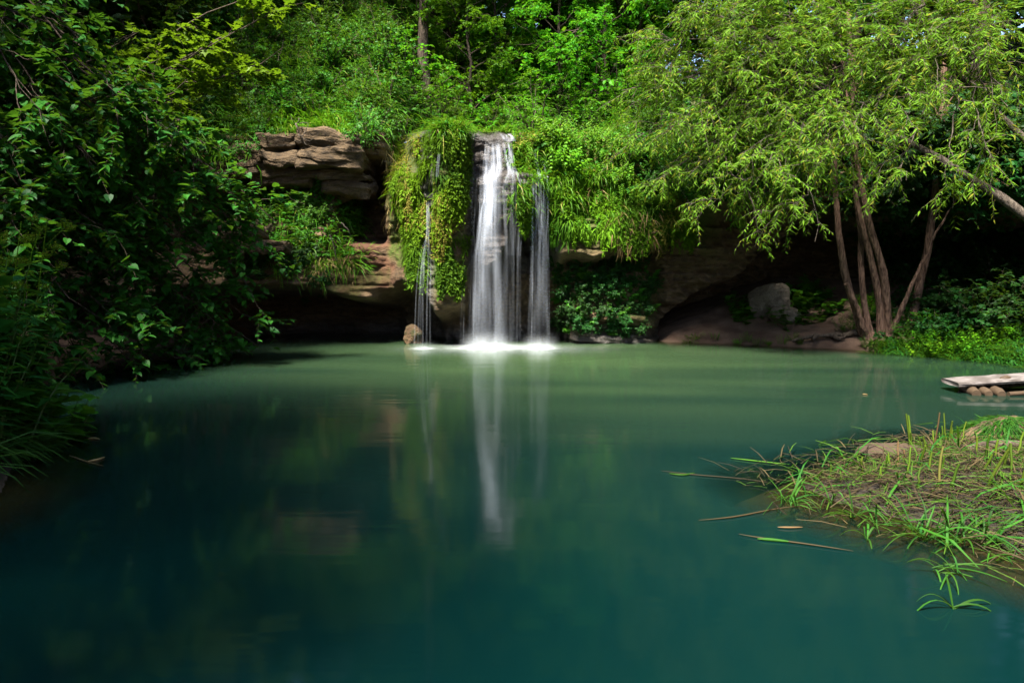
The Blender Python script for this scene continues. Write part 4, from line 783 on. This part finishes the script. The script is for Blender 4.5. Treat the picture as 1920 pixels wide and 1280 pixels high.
# ------------------------------------------------------------------ the reed bank in the right foreground
def bz(x, y): return np.maximum(ground_z(x, y), 0)
k = 36000; bx = U(1.6, 6.6, k); by = U(1.4, 6.6, k); d = pool_sd(bx, by); keep = (d < .5) & (rng.random(k) < np.where(d > 0, .5 * np.exp(-d * 4), 1)); bx, by = bx[keep], by[keep]; k = len(bx)
a = rng.normal(.15, .75, k) + np.where(rng.random(k) < .3, math.pi / 2, 0); el = rng.normal(.02, .13, k)
mb = MB(); Pz = np.stack([bx, by, bz(bx, by) + U(.004, .05, k)], -1); D = np.stack([np.cos(a), np.sin(a), el], -1)
mb.leaves(Pz, D, A(0, 0, 1) + rng.normal(0, .3, (k, 3)), U(.05, .30, k) * U(.6, 1.3, k), ([(0, .012, 0), (0, -.012, 0), (.5, .015, .05), (.5, -.015, .05), (1, .008, 0), (1, -.008, 0)], [(0, 1, 3), (0, 3, 2), (2, 3, 5), (2, 5, 4)]), np.where(rng.random(k) < .3, .96, .86 * rng.random(k) ** 1.6))
mb.build('reed_litter', LM['litter'], kind='stuff')
k = 2300; bx = U(1.9, 6.5, k); by = U(1.4, 6.3, k); d = pool_sd(bx, by); keep = (d < .28) & (fbm(bx * 1.8, by * 1.8, 3., 2) > -.25); bx, by = bx[keep], by[keep]; k = len(bx)
mb = MB(); a = U(0, 6.28, k); el = U(.15, 1.2, k); D = np.stack([np.cos(a) * np.cos(el), np.sin(a) * np.cos(el), np.sin(el)], -1); N = np.stack([-np.cos(a) * np.sin(el), -np.sin(a) * np.sin(el), np.cos(el)], -1); Pz = np.stack([bx, by, bz(bx, by)], -1); l_ = U(.1, .42, k)
for q in range(4):
    m_ = np.arange(k) % 4 == q; mb.leaves(Pz[m_], D[m_], N[m_], l_[m_], blade_tm(.017, .4 + .3 * q))
mb.build('grass', LM['bank'], kind='stuff')
# cut reed clumps: every stalk a part
def reed_clump(label, stalks):
    b0 = stalks[0]; base = A(b0[0], b0[1], float(bz(A(b0[0]), A(b0[1]))[0])); root = thing('reed_clump', label, 'reeds', tuple(base))
    for (x, y, h_, lx, ly, rad) in stalks:
        z = float(bz(A(x), A(y))[0]) - .03; b_ = A(x, y, z) - base
        P = polyline([b_, b_ + A(lx * .4, ly * .4, h_ * .5), b_ + A(lx, ly, h_)], 5, .004); mb = MB(); mb.tubes(P, A(1, 1, .95, .9, .8) * rad * .72, 6, rng.random(), True)
        mb.build('stalk', LM['reed'], root, True)
def stalks_px(lst):                       # (px base, py base, px tip, py tip)
    o = []
    for (x0, y0, x1, y1, rad) in lst:
        d_ = ray(x0, y0); Yb = d_[1] * (CAM_H - .06) / -d_[2]; b_ = at(x0, y0, Yb); t_ = at(x1, y1, Yb); o.append((b_[0], b_[1], t_[2] - b_[2] + .03, t_[0] - b_[0], U(-.05, .05), rad))
    return o
reed_clump('two tall yellow-green cut reeds standing together at the front edge of the tussock', stalks_px([(1708, 840, 1701, 764, .012), (1711, 840, 1708, 768, .011), (1712, 842, 1710, 800, .01)]))
reed_clump('row of upright cut reeds on the crest of the tussock', stalks_px([(1750, 850, 1760, 774, .009), (1752, 848, 1756, 810, .009), (1765, 832, 1768, 792, .011), (1776, 838, 1776, 775, .009), (1780, 832, 1782, 782, .011), (1786, 830, 1788, 790, .009), (1796, 848, 1815, 800, .008), (1741, 856, 1735, 822, .009), (1730, 858, 1724, 822, .008), (1790, 836, 1800, 805, .007), (1745, 850, 1740, 830, .01)]))
reed_clump('short cut reed stubs in the middle of the litter mat', stalks_px([(1560, 880, 1558, 857, .013), (1617, 882, 1620, 850, .012), (1668, 878, 1667, 852, .011), (1682, 880, 1690, 835, .01), (1700, 900, 1710, 850, .01), (1725, 890, 1728, 845, .012), (1696, 870, 1697, 846, .011), (1758, 925, 1775, 850, .012), (1780, 930, 1795, 880, .013), (1650, 905, 1652, 880, .01), (1740, 900, 1748, 862, .012), (1762, 900, 1764, 868, .011), (1720, 925, 1730, 890, .011)]))
reed_clump('thick cut reed stubs near the right edge of the tussock', stalks_px([(1830, 870, 1832, 830, .012), (1845, 878, 1848, 828, .012), (1862, 880, 1868, 838, .013), (1880, 900, 1890, 850, .013), (1895, 910, 1900, 860, .012), (1905, 870, 1920, 825, .012), (1850, 930, 1880, 860, .014), (1870, 950, 1890, 905, .012), (1910, 940, 1918, 890, .012), (1840, 910, 1852, 870, .012)]))
# drooping sedges: every long blade a part
def sedge(label, px, py, blades, ln=.5):
    d_ = ray(px, py); b_ = A(0, 0, CAM_H) + d_ * (CAM_H / -d_[2]); b_[2] = max(float(ground_z(b_[0], b_[1])), 0.0); root = thing('sedge_plant', label, 'sedge', tuple(b_))
    for (ang, l_, el, drop) in blades:
        t = np.linspace(0, 1, 9); hd = A(math.cos(ang), math.sin(ang), 0); C = hd * (l_ * math.cos(el) * t)[:, None] + A(*rng.normal(0, .035 if len(blades) > 8 else .008, 2), 0) * (1 - .6 * t[:, None]); C += A(-math.sin(ang), math.cos(ang), 0) * (rng.normal(0, .12) * l_ * t ** 2)[:, None]; C[:, 2] = l_ * math.sin(el) * t - drop * l_ * t ** 2.2
        wv = np.stack([-np.sin(ang) * np.ones(9), np.cos(ang) * np.ones(9), .3 * np.ones(9)], -1); wd = U(.0035, .0068) * np.sin(np.pi * (.12 + .86 * t)) ** .7
        P = np.stack([C - wv * wd[:, None], C + A(0, 0, -.003), C + wv * wd[:, None]], 1); mb = MB(); mb.add(P, grid_faces(9, 3), rng.random()); mb.build('blade', LM['sedge'], root, True)
r = np.random.default_rng(21)
def fan(n, l0, l1, a0=0, a1=6.28): return [(a0 + (a1 - a0) * (q + 1.6 * r.random()) / n, l0 + (l1 - l0) * r.random(), .25 + 1.1 * r.random(), .25 + .75 * r.random()) for q in range(n)]
for lb, px, py, bl in [('lone arching green sedge standing in open water at the bottom right', 1785, 1140, [(3.3, .32, .75, .95), (2.9, .24, .9, .7), (-.25, .34, .55, 1.0), (.15, .25, .5, .5), (1.8, .22, 1.3, .3), (-1.2, .2, -.2, .3)]),
        ('upright fresh sedge at the left tip of the reed mat', 1478, 945, fan(18, .15, .36)), ('leaning sedge among the floating straws near the mat tip', 1560, 945, fan(7, .2, .35)),
        ('large bright sedge drooping over the lower edge of the mat', 1730, 1010, fan(26, .2, .6)), ('broad arching sedge at the lower right of the mat', 1790, 1015, fan(26, .2, .55, 2, 8)),
        ('dark sedge fan hanging over the right shallows', 1840, 1010, fan(22, .2, .5, -2, 2)), ('pale green sedge in the middle of the litter', 1600, 970, fan(8, .22, .36)), ('thin sedge beside the thick cut stubs', 1640, 985, fan(8, .2, .4)),
        ('small sedge on the right litter under the thick stubs', 1880, 960, fan(9, .2, .32)), ('low sedge in dim water below the mat', 1780, 1075, fan(12, .2, .36)), ('single bent sedge left of the lower edge', 1625, 1010, fan(5, .2, .34)), ('fresh sedge below the two tall reeds', 1690, 930, fan(14, .15, .36))]:
    sedge(lb, px, py, bl)
# floating straws, leaves, driftwood, hummock
def floater(name, pts, wdt, mat, label, cat='straw', z=.008):
    P = []
    for x, y in pts: d_ = ray(x, y); q = A(0, 0, CAM_H) + d_ * (CAM_H / -d_[2]); q[2] = z; P.append(q)
    mb = MB(); C = polyline(P, 8); mb.tubes(C, A(.3, .7, 1, 1, .9, .8, .6, .2) * wdt * .7, 6, rng.random()); return tag(mb.build(name, mat, None, True), label, cat)
floater('floating_straw', [(1240, 884), (1300, 892), (1380, 897), (1440, 905)], .006, LM['litter'], 'long thin straw trailing left from the tip of the reed mat')
floater('floating_straw', [(1255, 889), (1280, 893), (1303, 888)], .012, LM['sedge'], 'green blade lying at the far end of the long trailing straw')
floater('floating_straw', [(1370, 860), (1420, 866), (1480, 872)], .008, LM['grass'], 'yellow-green stalk floating above the long trailing straw')
floater('floating_straw', [(1310, 977), (1380, 972), (1450, 955), (1500, 950)], .007, LM['litter'], 'brown straw floating below the sedge at the mat tip')
floater('floating_straw', [(1385, 1003), (1430, 1012), (1490, 1018), (1600, 1035)], .007, LM['litter'], 'pale straw drifting in open water below the mat')
floater('floating_straw', [(1420, 1012), (1450, 1014), (1485, 1018)], .014, LM['sedge'], 'blue-green blade floating on the pale drifting straw')
floater('floating_straw', [(1458, 990), (1480, 991), (1505, 990)], .009, LM['dry'], 'short pale floating stalk between mat tip and drifting straw')
floater('floating_straw', [(130, 855), (165, 868), (195, 875)], .008, LM['litter'], 'pale straw floating off the near left bank')
floater('floating_leaf', [(165, 866), (182, 864), (197, 858)], .014, LM['dry'], 'small tan leaf lying across the straw at the left bank', 'leaf')
floater('floating_leaf', [(165, 824), (176, 822), (188, 825)], .014, LM['dry'], 'single pale leaf afloat off the left bank grass', 'leaf')
floater('floating_leaf', [(1617, 740), (1622, 740), (1627, 741)], .014, LM['dry'], 'tiny pale leaf afloat in open water left of the plank', 'leaf')
wood('driftwood', [A(3.62, 5.35, .1), A(3.85, 5.42, .13), A(4.15, 5.4, .12), A(4.5, 5.3, .07)], .055, .03, BARK, 'dark cracked driftwood lying on the tussock behind the cut reeds', 'driftwood', 12, .012)
mb = MB(); rr, aa = np.meshgrid(np.linspace(0, 1, 16), np.linspace(0, 2 * math.pi, 40), indexing='ij'); bx, by = 4.25 + .5 * rr * np.cos(aa), 5.75 + .3 * rr * np.sin(aa)
root = thing('moss_hummock', 'rounded brown-green moss hummock at the top of the reed tussock', 'hummock', (4.25, 5.75, .05))
mb.add(rel(root, np.stack([bx, by, .05 + .24 * (1 - rr ** 2) + .03 * fbm(bx * 7, by * 7, 1., 3)], -1)), grid_faces(16, 40)); mb.build('mound', ROCK, root, True)
k = 4200; q_ = U(0, 1, k) ** .75; a = U(0, 6.28, k); bx, by = 4.25 + .5 * q_ * np.cos(a), 5.75 + .3 * q_ * np.sin(a); Pz = np.stack([bx, by, .05 + .24 * (1 - q_ ** 2)], -1)
mb = MB(); mb.leaves(rel(root, Pz), np.stack([np.cos(a), np.sin(a), U(-.6, .3, k)], -1), rng.normal(0, .4, (k, 3)) + A(0, 0, 1), U(.05, .12, k), blade_tm(.03, .4)); mb.build('moss_cover', LM['bank'], root)
# umbel flower plants at the left
for px, py, Yd, lb in [(88, 415, 6.4, 'tallest umbel herb with greenish flower heads on the left bank'), (60, 470, 6.2, 'bushy umbel herb with seed heads beside the tallest one'), (18, 470, 6.0, 'umbel herb cut by the left frame edge'), (40, 415, 6.6, 'slender umbel herb behind the bushy one')]:
    top = at(px, py, Yd); bs = A(top[0] - .25, Yd, float(ground_z(top[0] - .25, Yd))); root = thing('umbel_plant', lb, 'plant', tuple(bs)); st, fo = MB(), MB(); P = polyline(rel(root, [bs, (bs + top) / 2 + A(-.08, 0, 0), top]), 8); st.tubes(P, np.linspace(.008, .004, 8), 5)
    for q in range(9):
        b_, t_ = samp(P, A(U(.55, 1))); e = b_[0] + rdir(1, .5)[0] * U(.12, .3); st.tubes(polyline([b_[0], e], 4), np.full(4, .003), 3); k = 26; dd = rdir(k, .8); tips = e + dd * U(.03, .08, k)[:, None]
        st.tubes(np.stack([np.repeat(e[None], k, 0), tips], 1), np.full((k, 2), .0012), 3); fo.leaves(np.repeat(tips, 4, 0) + rng.normal(0, .008, (k * 4, 3)), rdir(k * 4), rdir(k * 4), .016, SMALL)
    st.build('stem', LM['grass'], root); fo.build('flower_heads', LM['moss'], root)
